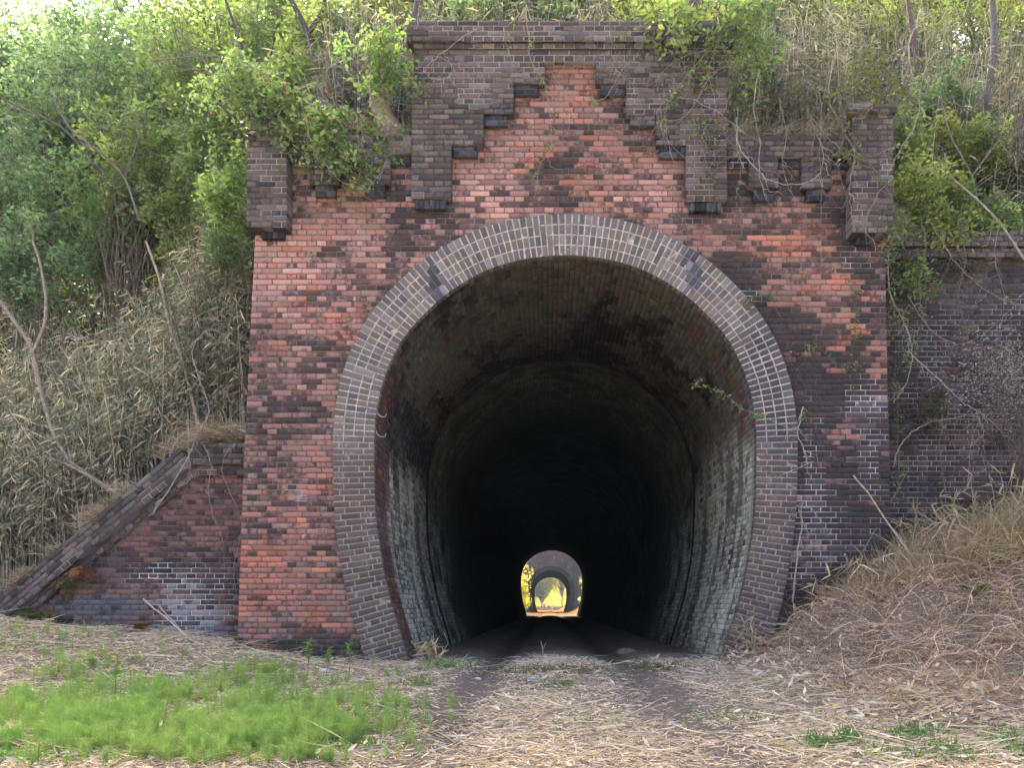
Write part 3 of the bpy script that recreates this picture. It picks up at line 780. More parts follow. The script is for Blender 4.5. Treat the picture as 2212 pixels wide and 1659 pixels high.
# ================================================================== FAR TUNNEL, GAP AND WHAT LIES BEYOND
far = thing("far_tunnel", "second brick tunnel seen through the first one, pale stained face round a dark arch", "tunnel portal")
YB = 87.0
def far_face():
    g = Geo(); S = np.linspace(0, ALEN, 121); A = arc(S, 0.5, YB); r = np.random.RandomState(1)
    cx, cz = XC, 2.3
    out = []
    for p in A:
        d = np.array([p[0] - cx, p[2] - cz]); t = min(5.5 / max(abs(d[0]), 1e-6), (6.6 if d[1] > 0 else 2.9) / max(abs(d[1]), 1e-6)); out.append(np.array([cx + d[0] * t, YB, cz + d[1] * t]))
    out = np.array(out)
    for a in range(120):
        for t in range(10):
            q = [A[a] + (out[a] - A[a]) * t / 10, A[a + 1] + (out[a + 1] - A[a + 1]) * t / 10, A[a + 1] + (out[a + 1] - A[a + 1]) * (t + 1) / 10, A[a] + (out[a] - A[a]) * (t + 1) / 10]
            c = np.mean(q, 0); f = fbm(c[0] * 1.6, c[2] * 1.1, 4); f2 = fbm(c[0] * 5, c[2] * 5, 9)
            col = np.array((0.22, 0.18, 0.17)) * (1 - f) + np.array((0.42, 0.40, 0.42)) * f
            g.quads([q], np.append(col * (0.55 + .5 * f2), 0.62), 0)
    return g
far_face().build("facade_wall", BM, far)
g = Geo(); S = np.linspace(0, ALEN, 121)
for a in range(120):
    for r0, r1 in ((0, .25), (.25, .52)):
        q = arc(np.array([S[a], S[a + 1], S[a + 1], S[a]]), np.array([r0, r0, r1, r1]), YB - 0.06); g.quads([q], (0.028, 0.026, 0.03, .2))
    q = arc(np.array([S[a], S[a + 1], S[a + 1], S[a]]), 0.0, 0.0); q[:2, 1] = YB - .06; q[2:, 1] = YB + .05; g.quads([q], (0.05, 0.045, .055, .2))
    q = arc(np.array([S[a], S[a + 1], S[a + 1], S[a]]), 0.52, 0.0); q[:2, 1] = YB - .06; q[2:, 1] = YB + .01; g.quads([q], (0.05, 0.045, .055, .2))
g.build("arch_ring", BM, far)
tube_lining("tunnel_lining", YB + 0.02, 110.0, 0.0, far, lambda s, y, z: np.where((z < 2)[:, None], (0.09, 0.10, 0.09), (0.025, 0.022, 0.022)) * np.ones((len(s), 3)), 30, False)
# hill over the far tunnel
xs = np.linspace(-30, 30, 60); ys = np.linspace(YB + 0.3, 109.8, 24)
hillside2 = grid_mesh("far_hillside", xs, ys, lambda X, Y: 8.8 + 3.5 * smooth(0, 8, Y - YB) + 1.2 * (fbm(X * .4, Y * .4, 3) - .5) - np.clip(np.abs(X) - 6, 0, 30) * .1, hc, M_HILL)
# rising valley side behind everything
xs = np.linspace(-90, 90, 60); ys = np.linspace(205, 330, 30)
hillside3 = grid_mesh("valley_side", xs, ys, lambda X, Y: -0.4 + 34 * smooth(205, 300, Y) + 4 * (fbm(X * .08, Y * .08, 3) - .5) * smooth(205, 220, Y), lambda X, Y: np.ones((len(X), 3)) * np.array([4.2, 4.0, .9]), M_HILL)

# ================================================================== VEGETATION HELPERS
def rdir(n, r, up=0.0):
    v = r.normal(size=(n, 3)); v[:, 2] += up; return norm(v)

def leaves(g, pts, size, col, r, aspect=0.45, droop=0.25, var=0.4, mat=0, flat=0.0):
    """one kite-shaped, slightly folded leaf at each point"""
    n = len(pts)
    if n == 0: return
    d = rdir(n, r); d[:, 2] = d[:, 2] * (0.55 - flat * .3) - droop; d = norm(d)
    up = rdir(n, r, 1.2); s = norm(np.cross(d, up)); nn = np.cross(s, d)
    L = size * (0.55 + 0.9 * r.rand(n, 1)); W = L * aspect * 0.5
    mid_ = pts + d * L * 0.45 - nn * L * 0.06
    Q = np.stack([pts, mid_ + s * W + nn * W * .25, pts + d * L, mid_ - s * W + nn * W * .25], 1)
    c = np.asarray(col, float)
    if c.ndim == 1: c = np.tile(c, (n, 1))
    c = c * (1 + (r.rand(n, 1) - .5) * var) * (1 + (r.rand(n, 3) - .5) * var * .3)
    g.quads(Q, c, mat)

def blades(g, base, d, L, W, col, r, bend=0.3, segs=2, var=0.35, mat=0, gravity=True):
    """narrow curved blades, tapering"""
    n = len(base); d = norm(d); side = norm(np.cross(d, rdir(n, r))); 
    bd = rdir(n, r) * 0.6
    if gravity: bd[:, 2] -= 0.9
    bd = norm(bd) * np.asarray(bend).reshape(-1, 1)
    L = np.asarray(L, float).reshape(-1, 1) * np.ones((n, 1)); W = np.asarray(W, float).reshape(-1, 1) * np.ones((n, 1))
    V = []
    for k in range(segs + 1):
        t = k / segs; p = base + d * L * t + bd * L * t * t; w = W * (0.7, 1, .35)[min(2, int(round(t * 2)))] * .5
        if k == segs: w = W * .08
        V += [p - side * w, p + side * w]
    V = np.stack(V, 1); F = np.array([(2 * k, 2 * k + 1, 2 * k + 3, 2 * k + 2) for k in range(segs)])
    F = (F[None] + (np.arange(n) * (2 * segs + 2))[:, None, None]).reshape(-1, 4)
    c = np.asarray(col, float)
    if c.ndim == 1: c = np.tile(c, (n, 1))
    c = c * (1 + (r.rand(n, 1) - .5) * var)
    g.add(V.reshape(-1, 3), F, np.repeat(c, segs, axis=0), mat)

def wander(a, b, r, k=7, amp=0.08, sag=0.0):
    a = np.asarray(a, float); b = np.asarray(b, float); t = np.linspace(0, 1, k)[:, None]
    L = np.linalg.norm(b - a); o = np.cumsum(r.normal(size=(k, 3)), 0) * amp * L / math.sqrt(k)
    o = o - o[0] - (o[-1] - o[0]) * t
    p = a + (b - a) * t + o; p[:, 2] += (-sag * L * 4 * t * (1 - t))[:, 0]
    return p

GREENS = {'spring': [(0.238, 0.317, 0.121), (0.178, 0.252, 0.106), (0.296, 0.367, 0.145), (0.132, 0.187, 0.090)],
          'yellow': [(0.330, 0.389, 0.114), (0.268, 0.331, 0.106), (0.330, 0.400, 0.152), (0.178, 0.230, 0.082)],
          'mid': [(0.132, 0.216, 0.098), (0.162, 0.245, 0.106), (0.102, 0.166, 0.082)],
          'blue': [(0.192, 0.295, 0.168), (0.238, 0.331, 0.192), (0.139, 0.223, 0.137)],
          'pale': [(0.22, 0.30, 0.11), (0.26, 0.33, 0.12), (0.16, 0.24, 0.08)],
          'fresh': [(0.21, 0.31, 0.12), (0.17, 0.27, 0.10), (0.28, 0.37, 0.15), (0.12, 0.20, 0.075)],
          'dull': [(0.10, 0.12, 0.045), (0.13, 0.14, 0.055), (0.075, 0.09, 0.035)],
          'sun': [(0.38, 0.34, 0.03), (0.28, 0.28, 0.03), (0.42, 0.33, 0.05)]}

def shrub(name, label, cat, base, centre, rad, lsize, palette, nK, nleaf, seed, group=None, trunk_r=0.035, red=0, parts=('stem', 'foliage'), lean=0.1, aspect=.45, spread=0.17, barkc=(0.13, 0.105, 0.085)):
    """limbs grown from the base to points in an uneven crown, leaves clustered along the outer twigs"""
    r = np.random.RandomState(seed); t = thing(name, label, cat, group, tuple(float(q) for q in base))
    base = np.asarray(base, float); centre = np.asarray(centre, float); rad = np.asarray(rad, float)
    gs = Geo(); gl = Geo(); P_ = GREENS[palette]
    fork = base + (centre - base) * 0.45 + r.normal(size=3) * rad * 0.12
    tr = wander(base, fork, r, 7, lean); tube(gs, tr, np.linspace(trunk_r, trunk_r * .65, 7), barkc, 6)
    pts, cl = [], []
    for k in range(nK):
        v = rdir(1, r)[0] * (r.rand() ** 0.4); tgt = centre + v * rad * (1 + .25 * (r.rand() - .5))
        st = tr[r.randint(3, 7)]
        lim = wander(st, tgt, r, 7, 0.10, -0.03); tube(gs, lim, np.linspace(trunk_r * .42, 0.003, 7), np.array(barkc) * (0.8 + .6 * r.rand()), 4)
        c = np.array(P_[r.randint(len(P_))]) * (0.7 + 0.6 * r.rand())
        for q in range(3):
            o = lim[r.randint(4, 7)]; e = o + rdir(1, r, 0.15)[0] * rad.mean() * 0.28
            tw = wander(o, e, r, 4, .1); tube(gs, tw, np.linspace(.004, .0015, 4), np.array(barkc), 3)
            m = max(1, int(nleaf / nK / 4)); u = r.rand(m); idx = u * 3
            pp = np.stack([np.interp(idx, range(4), tw[:, a]) for a in range(3)], 1) + r.normal(size=(m, 3)) * rad.mean() * spread * .5
            pts.append(pp); cl.append(np.tile(c, (m, 1)))
        m = max(1, int(nleaf / nK / 4)); idx = 3 + 3 * r.rand(m)
        pp = np.stack([np.interp(idx, range(7), lim[:, a]) for a in range(3)], 1) + r.normal(size=(m, 3)) * rad.mean() * spread * .6
        pts.append(pp); cl.append(np.tile(c, (m, 1)))
    pts = np.concatenate(pts); cl = np.concatenate(cl)
    leaves(gl, pts, lsize, cl, r, aspect)
    adopt(gs.build(parts[0], M_BARK), t); adopt(gl.build(parts[1], M_LEAF), t)
    if red:
        gr_ = Geo(); i = r.randint(0, len(pts), red); leaves(gr_, pts[i] + r.normal(size=(red, 3)) * .02, lsize * .55, (0.36, 0.10, 0.05), r, .6); o_ = adopt(gr_.build("red_seeds", M_LEAF), t); o_['kind'] = 'stuff'
    return t

def hb_at(px, Y): 
    X = PX(px, Y); return (X, Y, float(hill_h(X, Y)) - 0.05)
def vshrub(name, label, cat, px, py, Y, rpx, rpy, lsize, palette, nK, nleaf, seed, basepx=None, **kw):
    c = P(px, py, Y); k = (10 + Y) / 1760.0; bp = basepx if basepx is not None else px
    yb = Y + 0.1; b = hb_at(bp, yb)
    if b[2] > c[2] - .3:                      # grow from further down the slope
        yb = max(1.0, Y - (b[2] - c[2] + .6)); b = hb_at(bp, yb)
        b = (b[0], b[1], min(b[2], c[2] - .3))
    return shrub(name, label, cat, b, c, (rpx * k, max(rpx, rpy) * k * .7, rpy * k), lsize, palette, nK, nleaf, seed, **kw)

GL = "trees and bushes covering the bank"
# ---- left bank: bushes and young trees (pixels of the photo at 2212 wide, metres behind the portal)
BANK = [
 ("young_tree", "tall blue-green young tree filling the upper left corner below the sky gap", "tree", 90, 210, 5.5, 170, 130, .085, 'blue', 46, 4200, None, .05),
 ("young_tree", "slim tree with a dark bare forked trunk and light leaves, left of the portal top", "tree", 480, 90, 4.2, 210, 120, .085, 'spring', 50, 4600, 560, .06),
 ("young_tree", "light green tree with long arching twigs across the upper left", "tree", 290, 120, 5.0, 170, 120, .09, 'blue', 44, 4300, 380, .05),
 ("young_tree", "bushy tree at the left edge of the photo, halfway up, deep green", "tree", 60, 390, 4.0, 150, 120, .08, 'blue', 40, 3800, None, .04),
 ("young_tree", "leafy tree filling the bank between the blue-green tree and the leaning stem", "tree", 190, 330, 6.5, 190, 130, .10, 'spring', 44, 4000, None, .05),
 ("young_tree", "pale green tree at the top left, second from the sky gap", "tree", 230, 30, 7.5, 170, 110, .10, 'blue', 44, 4000, None, .06),
 ("young_tree", "full light green tree at the top, left of the ledge", "tree", 620, 30, 6.5, 190, 120, .10, 'spring', 44, 4200, None, .06),
 ("young_tree", "mid-green tree behind the forked trunk on the left bank", "tree", 420, 210, 6.0, 190, 120, .09, 'mid', 44, 4200, None, .05),
 ("young_tree", "shaded tree at the left edge under the blue-green crown", "tree", -10, 300, 6.5, 130, 140, .10, 'mid', 40, 3600, None, .05),
 ("young_tree", "thin hazy tree at the very top left, closing the sky", "tree", 60, 100, 9.0, 110, 110, .11, 'blue', 40, 2600, None, .05),
 ("young_tree", "second hazy tree at the top left behind the pale green one", "tree", 150, 150, 10.0, 110, 110, .11, 'blue', 40, 2800, None, .05),
 ("bush", "bright bush with a leaning bare stem in the middle of the left bank", "bush", 310, 300, 3.2, 170, 90, .075, 'spring', 44, 4300, None, .035),
 ("bush", "light green bush spreading just left of the left pilaster's top", "bush", 480, 270, 2.4, 130, 90, .075, 'spring', 40, 3800, None, .035),
 ("bush", "shady mid-green bush above the bamboo at the left edge", "bush", 70, 540, 3.2, 130, 70, .07, 'blue', 36, 3200, None, .03),
 ("bush", "dark green bush between the left edge and the grey forked stem", "bush", 240, 440, 3.6, 150, 80, .07, 'mid', 36, 3600, None, .03),
 ("bush", "small bright bush hugging the outer side of the left pilaster", "bush", 500, 430, 1.5, 60, 100, .06, 'spring', 26, 2200, None, .02),
 ("bush", "yellowish bush in the centre of the left bank above the dry bamboo", "bush", 400, 400, 2.6, 110, 70, .07, 'spring', 30, 2800, None, .03),
 ("bush", "leafy bush standing on the left ledge, brushing the central parapet", "bush", 720, 90, 2.6, 140, 80, .07, 'spring', 36, 3000, None, .04),
 ("bush", "thin olive bush rising behind the left end of the cornice", "bush", 850, 50, 3.0, 90, 80, .06, 'dull', 26, 1700, None, .04),
 ("bush", "small green bush right behind the left ledge stump", "bush", 640, 170, 1.8, 90, 60, .06, 'spring', 26, 2000, None, .03),
 ("bush", "low green bush peeping over the left half of the cornice", "bush", 1020, 20, 2.4, 110, 40, .06, 'mid', 26, 1900, None, .03),
 ("bush", "broad-leaved dark green bush over the middle of the cornice", "bush", 1150, 10, 2.4, 90, 45, .09, 'mid', 24, 1300, None, .03),
 ("bush", "leafy pale bush overhanging the right half of the cornice", "bush", 1440, 30, 1.6, 130, 60, .075, 'yellow', 36, 2300, 1480, .03),
 ("bush", "olive bush among stalks at the top right of the parapet", "bush", 1640, 60, 3.0, 130, 70, .06, 'dull', 30, 1900, None, .03),
 ("bush", "dull green bush tangled with vines above the right ledge", "bush", 1780, 160, 2.6, 120, 80, .055, 'dull', 30, 1900, None, .03),
 ("young_tree", "tree with upright dark trunk at the top right, yellow-green leaves", "tree", 1900, 40, 6.0, 180, 110, .08, 'yellow', 40, 3000, 1950, .07),
 ("young_tree", "slender grey-trunked tree at the right edge of the photo", "tree", 2130, 90, 5.0, 150, 160, .08, 'yellow', 40, 2800, 2120, .08),
 ("bush", "blue-green feathery bush beside the right pilaster's cap", "bush", 2020, 210, 2.4, 110, 60, .06, 'blue', 32, 3000, None, .03),
 ("bush", "brightest yellow-green bush in the middle of the right bank", "bush", 2080, 330, 1.9, 120, 85, .06, 'yellow', 42, 4200, None, .03),
 ("bush", "spreading bush low on the right bank just above the wall coping", "bush", 2030, 430, 1.5, 90, 55, .055, 'spring', 34, 2800, None, .025),
 ("bush", "dull bush with many dry twigs at the right edge above the coping", "bush", 2170, 410, 2.0, 80, 90, .05, 'dull', 30, 1800, None, .025),
 ("bush", "narrow bush climbing the outer edge of the right pilaster", "bush", 1955, 300, 1.2, 40, 110, .055, 'spring', 26, 1900, None, .02),
]
for i, (nm, lb, ct, px, py, Y, rx, ry, ls, pal_, nK, nl, bpx, tr_) in enumerate(BANK):
    vshrub(nm, lb, ct, px, py, Y, rx, ry, ls * 1.12, pal_, nK, int(nl * 1.8), 300 + i, basepx=bpx, trunk_r=tr_, group=GL)
# taller trees further up the slope, closing the sky and shading the place
for i, (px, py, Y, rx, ry, lb, pl) in enumerate([
    (330, 60, 12, 190, 150, "tall tree high on the bank behind the left bushes", 'spring'), (700, 10, 12, 200, 140, "tall tree high on the hill behind the left ledge", 'spring'),
    (1120, -60, 12, 220, 120, "tall tree on the hill directly behind the cornice", 'mid'), (1560, -30, 12, 220, 140, "tall tree on the hill behind the parapet's right end", 'dull'),
    (1960, -20, 12, 220, 150, "tall pale tree on the hill behind the right pilaster", 'yellow'), (2260, 60, 11, 150, 220, "tall tree leaning in at the upper right corner", 'yellow'),
    (130, 300, 10, 160, 150, "dense tree on the far left slope behind the blue-green one", 'blue'), (-60, 180, 9, 110, 170, "tree partly outside the left edge of the photo", 'blue'),
    (500, -60, 15, 220, 130, "tall tree highest up on the bank behind the forked trunk", 'spring'), (900, -90, 15, 220, 120, "tall tree highest on the hill behind the cornice's left end", 'spring'),
    (1360, -100, 15, 220, 120, "tall tree highest on the hill behind the cornice's right half", 'mid'), (1760, -90, 15, 220, 140, "tall tree highest on the hill above the right ledge", 'yellow'),
    (2150, -90, 15, 220, 140, "tall tree highest on the hill in the upper right corner", 'yellow'), (1780, 60, 9, 150, 110, "mid-height tree on the hill above the right ledge", 'dull'), (1270, -30, 8, 150, 80, "mid-height tree on the hill behind the gable's apex", 'mid'), (1240, 0, 14, 150, 90, "tall tree high on the hill behind the gable's apex", 'spring'), (50, 60, 14, 170, 120, "faint tree highest on the far left slope", 'blue'), (1900, 30, 13, 150, 110, "pale tree on the slope over the right pilaster", 'yellow'), (870, 10, 8, 150, 90, "mid-height tree on the hill left of the cornice", 'spring')]):
    vshrub("tree", lb, "tree", px, py, Y, rx, ry, .17, pl, 70, 7500, 360 + i, trunk_r=.12, group="tall trees on the hill")

# ---- undergrowth: leaves, dead stalks and litter covering the hillside (nobody could count it)
def hill_pts(n, r, xlo, xhi, ylo, yhi, pw=1.6):
    Y = ylo + (yhi - ylo) * r.rand(n) ** pw; X = (xlo + (xhi - xlo) * r.rand(n)); return X, Y
r = np.random.RandomState(81)
g = Geo()
X, Y = hill_pts(52000, r, -11.5, 10, 0.95, 14); keep = ~((X < -3.9) & (Y < 3.2) & (X > -7.5)); X, Y = X[keep], Y[keep]
Z = hill_h(X, Y) + 0.45 * r.rand(len(X)) ** 1.5
cc = np.array([(0.06, 0.11, 0.035), (0.09, 0.15, 0.045), (0.13, 0.11, 0.06), (0.20, 0.16, 0.10), (0.05, 0.08, 0.03)])[np.clip((fbm(X * 1.2, Y * 1.2, 4) * 7 + r.normal(size=len(X)) * .9 - 1.2).astype(int), 0, 4)]
leaves(g, np.stack([X, Y, Z], 1), .085, cc, r, .5)
o = g.build("undergrowth", M_LEAF); o['kind'] = 'stuff'

# ---- bamboo: thin culms with dry leaves
TAN = [(0.36, 0.315, 0.24), (0.29, 0.255, 0.20), (0.45, 0.40, 0.31), (0.17, 0.165, 0.12), (0.25, 0.225, 0.175)]
BG = [(0.095, 0.115, 0.070), (0.12, 0.135, 0.085), (0.065, 0.095, 0.065)]
def bamboo(name, zone, n, h, r, leafn, lean=0.12, thick=.009, green=.45, cfac=1.0, lz=0.2, leaf_len=.16):
    g = Geo(); gb_pts, gb_d, gb_c = [], [], []
    xlo, xhi, ylo, yhi = zone
    X = xlo + (xhi - xlo) * r.rand(n); Y = ylo + (yhi - ylo) * r.rand(n) ** 1.3; Z = hill_h(X, Y) - .05
    for x, y, z in zip(X, Y, Z):
        H = h * (0.6 + .6 * r.rand()); dx, dy = r.normal() * lean * H, -abs(r.normal()) * lean * .7 * H
        t = np.linspace(0, 1, 6)[:, None]
        p = np.array([x, y, z]) + np.array([[0, 0, H]]) * (t - 0.08 * t ** 3) + np.array([[dx, dy, 0]]) * t ** 2.2
        isg = r.rand() < green; c = np.array(BG[r.randint(3)] if isg else TAN[r.randint(5)]) * (0.7 + .5 * r.rand()) * cfac
        tube(g, p, np.linspace(thick, thick * .35, 6) * (0.6 + .7 * r.rand()), c * 1.15, 3)
        m = max(1, int(leafn * (0.5 + r.rand()))); u = lz + (1 - lz) * r.rand(m); pp = np.stack([np.interp(u * 5, range(6), p[:, a]) for a in range(3)], 1)
        out_ = rdir(m, r) * np.array([1, 1, .45]); pp = pp + out_ * (0.03 + .16 * r.rand(m, 1))
        gb_pts.append(pp); gb_d.append(out_ + np.array([0, 0, -.45]))
        mixc = np.where(r.rand(m, 1) < (.62 if isg else .25), np.array(BG)[r.randint(0, 3, m)], np.array(TAN)[r.randint(0, 5, m)])
        gb_c.append(mixc * cfac)
    pts = np.concatenate(gb_pts); nL = len(pts)
    blades(g, pts, np.concatenate(gb_d), leaf_len * (0.5 + r.rand(nL)), 0.010 + .010 * r.rand(nL), np.concatenate(gb_c), r, .25, 2)
    o = g.build(name, M_DRY); o['kind'] = 'stuff'; return o
r = np.random.RandomState(91)
bamboo("bamboo_thicket", (-8.6, -3.95, 0.98, 3.4), 1500, 2.35, r, 34, .14, .011, .36, 1.45, .42, .13)
bamboo("bamboo_thicket", (-4.9, -3.9, 0.98, 2.0), 330, 2.9, r, 30, .05, .011, .36, 1.4, .45, .13)
bamboo("bamboo_thicket", (-3.2, -1.55, 1.0, 2.6), 420, 2.0, r, 18, .06, .009, .2, 1.15)
bamboo("bamboo_thicket", (2.0, 4.2, 1.0, 2.8), 620, 1.9, r, 18, .07, .009, .2, 1.15)
bamboo("bamboo_thicket", (-1.5, 2.1, 1.2, 3.0), 420, 2.2, r, 26, .10, .008, .35, 1.1)
bamboo("bamboo_thicket", (4.3, 8.2, 1.6, 7.5), 700, 2.4, r, 20, .10, .010, .35, 1.15)

# ---- vines
def vine(label, path, Yv, rad, col, leafn=0, palette='dull', seed=0, lsize=.05, lspan=(0, 1), sp=.04, name="vine", aspect=.5, group=None):
    r = np.random.RandomState(seed); pts = np.array([P(x, y, Yv if not isinstance(Yv, (list, tuple)) else Yv[min(i, len(Yv) - 1)]) for i, (x, y) in enumerate(path)])
    k = len(pts); T = np.linspace(0, k - 1, k * 5); sm = []
    for t in T:
        i = min(int(t), k - 2); f = t - i; p0, p1, p2, p3 = pts[max(i - 1, 0)], pts[i], pts[i + 1], pts[min(i + 2, k - 1)]
        sm.append(.5 * ((2 * p1) + (p2 - p0) * f + (2 * p0 - 5 * p1 + 4 * p2 - p3) * f * f + (3 * p1 - p0 - 3 * p2 + p3) * f ** 3))
    sm = np.array(sm) + r.normal(size=(len(sm), 3)) * .006
    g = Geo(); tube(g, sm, np.linspace(rad * .85, rad * .25, len(sm)) * (1 + .25 * (r.rand(len(sm)) - .5)), col, 5)
    t = thing(name, label, "vine" if name == "vine" else name.replace('_', ' '), group, tuple(float(q) for q in sm[0]))
    for q in range(3 + len(path)):
        i = r.randint(2, len(sm) - 1); a_ = sm[i]; e = a_ + np.array([r.normal() * .12, -.02 * r.rand(), -.05 - .16 * r.rand()]) * (1 + rad * 40)
        tw = wander(a_, e, r, 6, .16); tube(g, tw, np.linspace(rad * .45, .0012, 6), np.array(col) * (.7 + .5 * r.rand()), 3)
        if r.rand() < .6: tube(g, wander(tw[3], tw[3] + rdir(1, r)[0] * np.array([.12, .03, .12]), r, 4, .15), np.linspace(rad * .25, .001, 4), col, 3)
    gl = Geo()
    if leafn:
        n = leafn; u = (lspan[0] + (lspan[1] - lspan[0]) * r.rand(n)) * (len(sm) - 1)
        pp = np.stack([np.interp(u, range(len(sm)), sm[:, a]) for a in range(3)], 1)
        nt_ = max(3, n // 14)
        for q in range(nt_):
            i = r.randint(int(lspan[0] * (len(sm) - 1)), max(int(lspan[1] * (len(sm) - 1)), 1) + 1); i = min(i, len(sm) - 1)
            e = sm[i] + rdir(1, r)[0] * np.array([1, .4, 1]) * sp * 3.2; tube(g, wander(sm[i], e, r, 4, .15), [.003, .0025, .002, .001], col, 3)
            sel = r.rand(n) < 1.2 / nt_; pp[sel] = sm[i] + (e - sm[i]) * r.rand(sel.sum(), 1)
        leaves(gl, pp + r.normal(size=(n, 3)) * sp * .5, lsize, np.array(GREENS[palette])[r.randint(0, len(GREENS[palette]), n)], r, aspect)
    adopt(g.build("stem", M_BARK), t)
    if leafn: adopt(gl.build("leaves", M_LEAF), t)
    return t
GY = (0.34, 0.30, 0.26); BR = (0.17, 0.13, 0.10); PALEB = (0.30, 0.245, 0.19)
VG = "vines trailing over the brickwork"
vine("long grey vine hanging down the middle of the parapet into the red gable", [(1133, -20), (1140, 60), (1148, 130), (1176, 180), (1190, 260), (1188, 320), (1165, 360), (1155, 430)], -.3, .007, PALEB, 120, 'pale', 1, .04, (0, .9), .05, group=VG)
vine("thin pale vine looping over the cornice at its left end", [(1030, 60), (980, 95), (935, 130), (920, 155), (945, 172), (975, 160), (965, 130), (925, 120), (905, 150)], -.32, .006, GY, 0, seed=2, group=VG)
vine("short vine dropping from the cornice left of the middle one", [(1100, -10), (1112, 40), (1090, 60), (1098, 110), (1110, 150)], -.3, .005, PALEB, 24, 'pale', 3, .035, group=VG)
vine("vine swinging from the gable recess towards the right steps", [(1190, 150), (1215, 190), (1260, 215), (1300, 215), (1320, 190), (1345, 150), (1380, 110), (1400, 40)], -.28, .006, PALEB, 40, 'pale', 4, .035, group=VG)
vine("fine vine hanging in front of the right stair steps with a curl", [(1310, -10), (1320, 70), (1325, 140), (1370, 185), (1385, 230), (1383, 260)], -.28, .004, PALEB, 20, 'dull', 5, .03, group=VG)
vine("tangled vine crossing the right part of the dark parapet", [(1580, 60), (1520, 120), (1470, 180), (1440, 230), (1440, 290), (1455, 360), (1450, 430), (1480, 480), (1510, 490)], -.3, .006, PALEB, 60, 'spring', 6, .05, (0, .5), group=VG)
vine("grey vine arching left from the right ledge over the parapet", [(1610, 290), (1560, 250), (1500, 215), (1450, 215), (1420, 240), (1440, 300), (1500, 360)], -.3, .006, GY, 30, 'dull', 7, .04, group=VG)
vine("deep U-shaped vine slung across the right ledge's corbels", [(1590, 250), (1595, 310), (1620, 350), (1660, 385), (1710, 400), (1760, 385), (1778, 350), (1770, 300), (1745, 262)], -.3, .010, GY, 0, seed=8, group=VG)
vine("straight pale vine hanging beside the first right corbel tooth", [(1640, 150), (1628, 230), (1640, 300), (1642, 380), (1655, 430)], -.28, .010, GY, 14, 'spring', 9, .05, (0, .4), group=VG)
vine("pair of twisted stems hanging down over the second right tooth", [(1800, 130), (1790, 210), (1815, 270), (1845, 330), (1835, 400), (1838, 460), (1848, 500)], -.27, .011, PALEB, 0, seed=10, group=VG)
vine("thin straight stem hanging below the right teeth", [(1770, 180), (1775, 260), (1770, 340), (1776, 400), (1774, 485)], -.26, .005, PALEB, 0, seed=11, group=VG)
vine("thick vine winding diagonally across the right pilaster", [(1990, 20), (1965, 90), (1968, 150), (1985, 200), (1980, 260), (1940, 330), (1915, 380)], -.35, .013, GY, 30, 'spring', 12, .05, (.5, 1), group=VG)
vine("dark diagonal vine crossing behind the right pilaster", [(1800, 240), (1850, 310), (1900, 380), (1940, 450), (1990, 505)], -.33, .009, BR, 40, 'mid', 13, .05, (.3, .7), group=VG)
vine("woody vine climbing the joint between the portal and the right wall", [(1935, 500), (1918, 560), (1925, 640), (1955, 700), (1970, 760), (1960, 820), (1930, 870)], 0.2, .013, GY, 330, 'spring', 14, .05, (0, .8), .10, group=VG)
vine("mossy green vine running down the portal's right edge", [(1930, 520), (1932, 700), (1936, 850), (1940, 1000), (1945, 1080)], 0.35, .012, (0.09, 0.09, .04), 300, 'yellow', 15, .035, (0, 1), .05, group=VG)
vine("long bare vine slanting down across the right retaining wall", [(2010, 480), (2060, 560), (2120, 620), (2212, 665), (2300, 690)], 0.25, .008, PALEB, 10, 'yellow', 16, .05, (.6, 1), group=VG)
vine("pale forked vine in front of the retaining wall's lower half", [(1960, 760), (2020, 810), (2080, 870), (2130, 900), (2190, 960), (2212, 990)], 0.2, .011, GY, 0, seed=17, group=VG)
vine("arched bare vine running from the wall base up to the right", [(1930, 1010), (1945, 960), (1990, 920), (2050, 905), (2110, 900), (2125, 960), (2130, 1030)], 0.1, .010, PALEB, 0, seed=18, group=VG)
vine("leafy runner creeping over bricks right of the arch shoulder", [(1850, 620), (1848, 700), (1840, 770), (1845, 850)], -.06, .004, (0.1, .12, .05), 120, 'spring', 19, .04, (0, 1), .04, group=VG)
vine("small green runner trailing beside the ring's right shoulder", [(1700, 740), (1720, 800), (1760, 750), (1810, 790), (1850, 780)], -.10, .004, (0.15, .14, .07), 80, 'spring', 20, .04, (0, 1), .05, group=VG)
vine("bare root-like stem with a knobbly head on the right ring", [(1735, 880), (1724, 935), (1742, 985), (1745, 1010)], -.12, .010, (.42, .34, .25), 20, 'pale', 21, .04, (0, .4), group=VG)
vine("pale woody root growing up the right ring edge, hairy at its top", [(1712, 1300), (1722, 1200), (1732, 1120), (1725, 1100), (1740, 1080)], -.12, .014, (.34, .28, .22), 0, seed=22, group=VG)
vine("leafy twig reaching left from the ring into the dark tunnel mouth", [(1720, 935), (1660, 905), (1610, 885), (1560, 850), (1500, 830)], [-.12, -.2, -.3, -.4, -.5], .005, (.3, .26, .18), 60, 'pale', 23, .055, (.35, 1), .045, group=VG)
vine("short leafy vine hanging right of the ring at its shoulder", [(1690, 690), (1655, 640), (1620, 650), (1600, 670)], -.1, .004, BR, 60, 'mid', 24, .05, (.3, 1), group=VG)
vine("curled vine with loose loops hanging below the left ledge", [(650, 215), (670, 300), (700, 350), (750, 400), (800, 395), (835, 350), (820, 310)], -.35, .006, GY, 30, 'spring', 25, .06, group=VG)
vine("pale vine hanging in an S in front of the left teeth", [(800, 160), (802, 230), (840, 260), (820, 310), (785, 290), (790, 340)], -.35, .006, GY, 20, 'spring', 26, .05, group=VG)
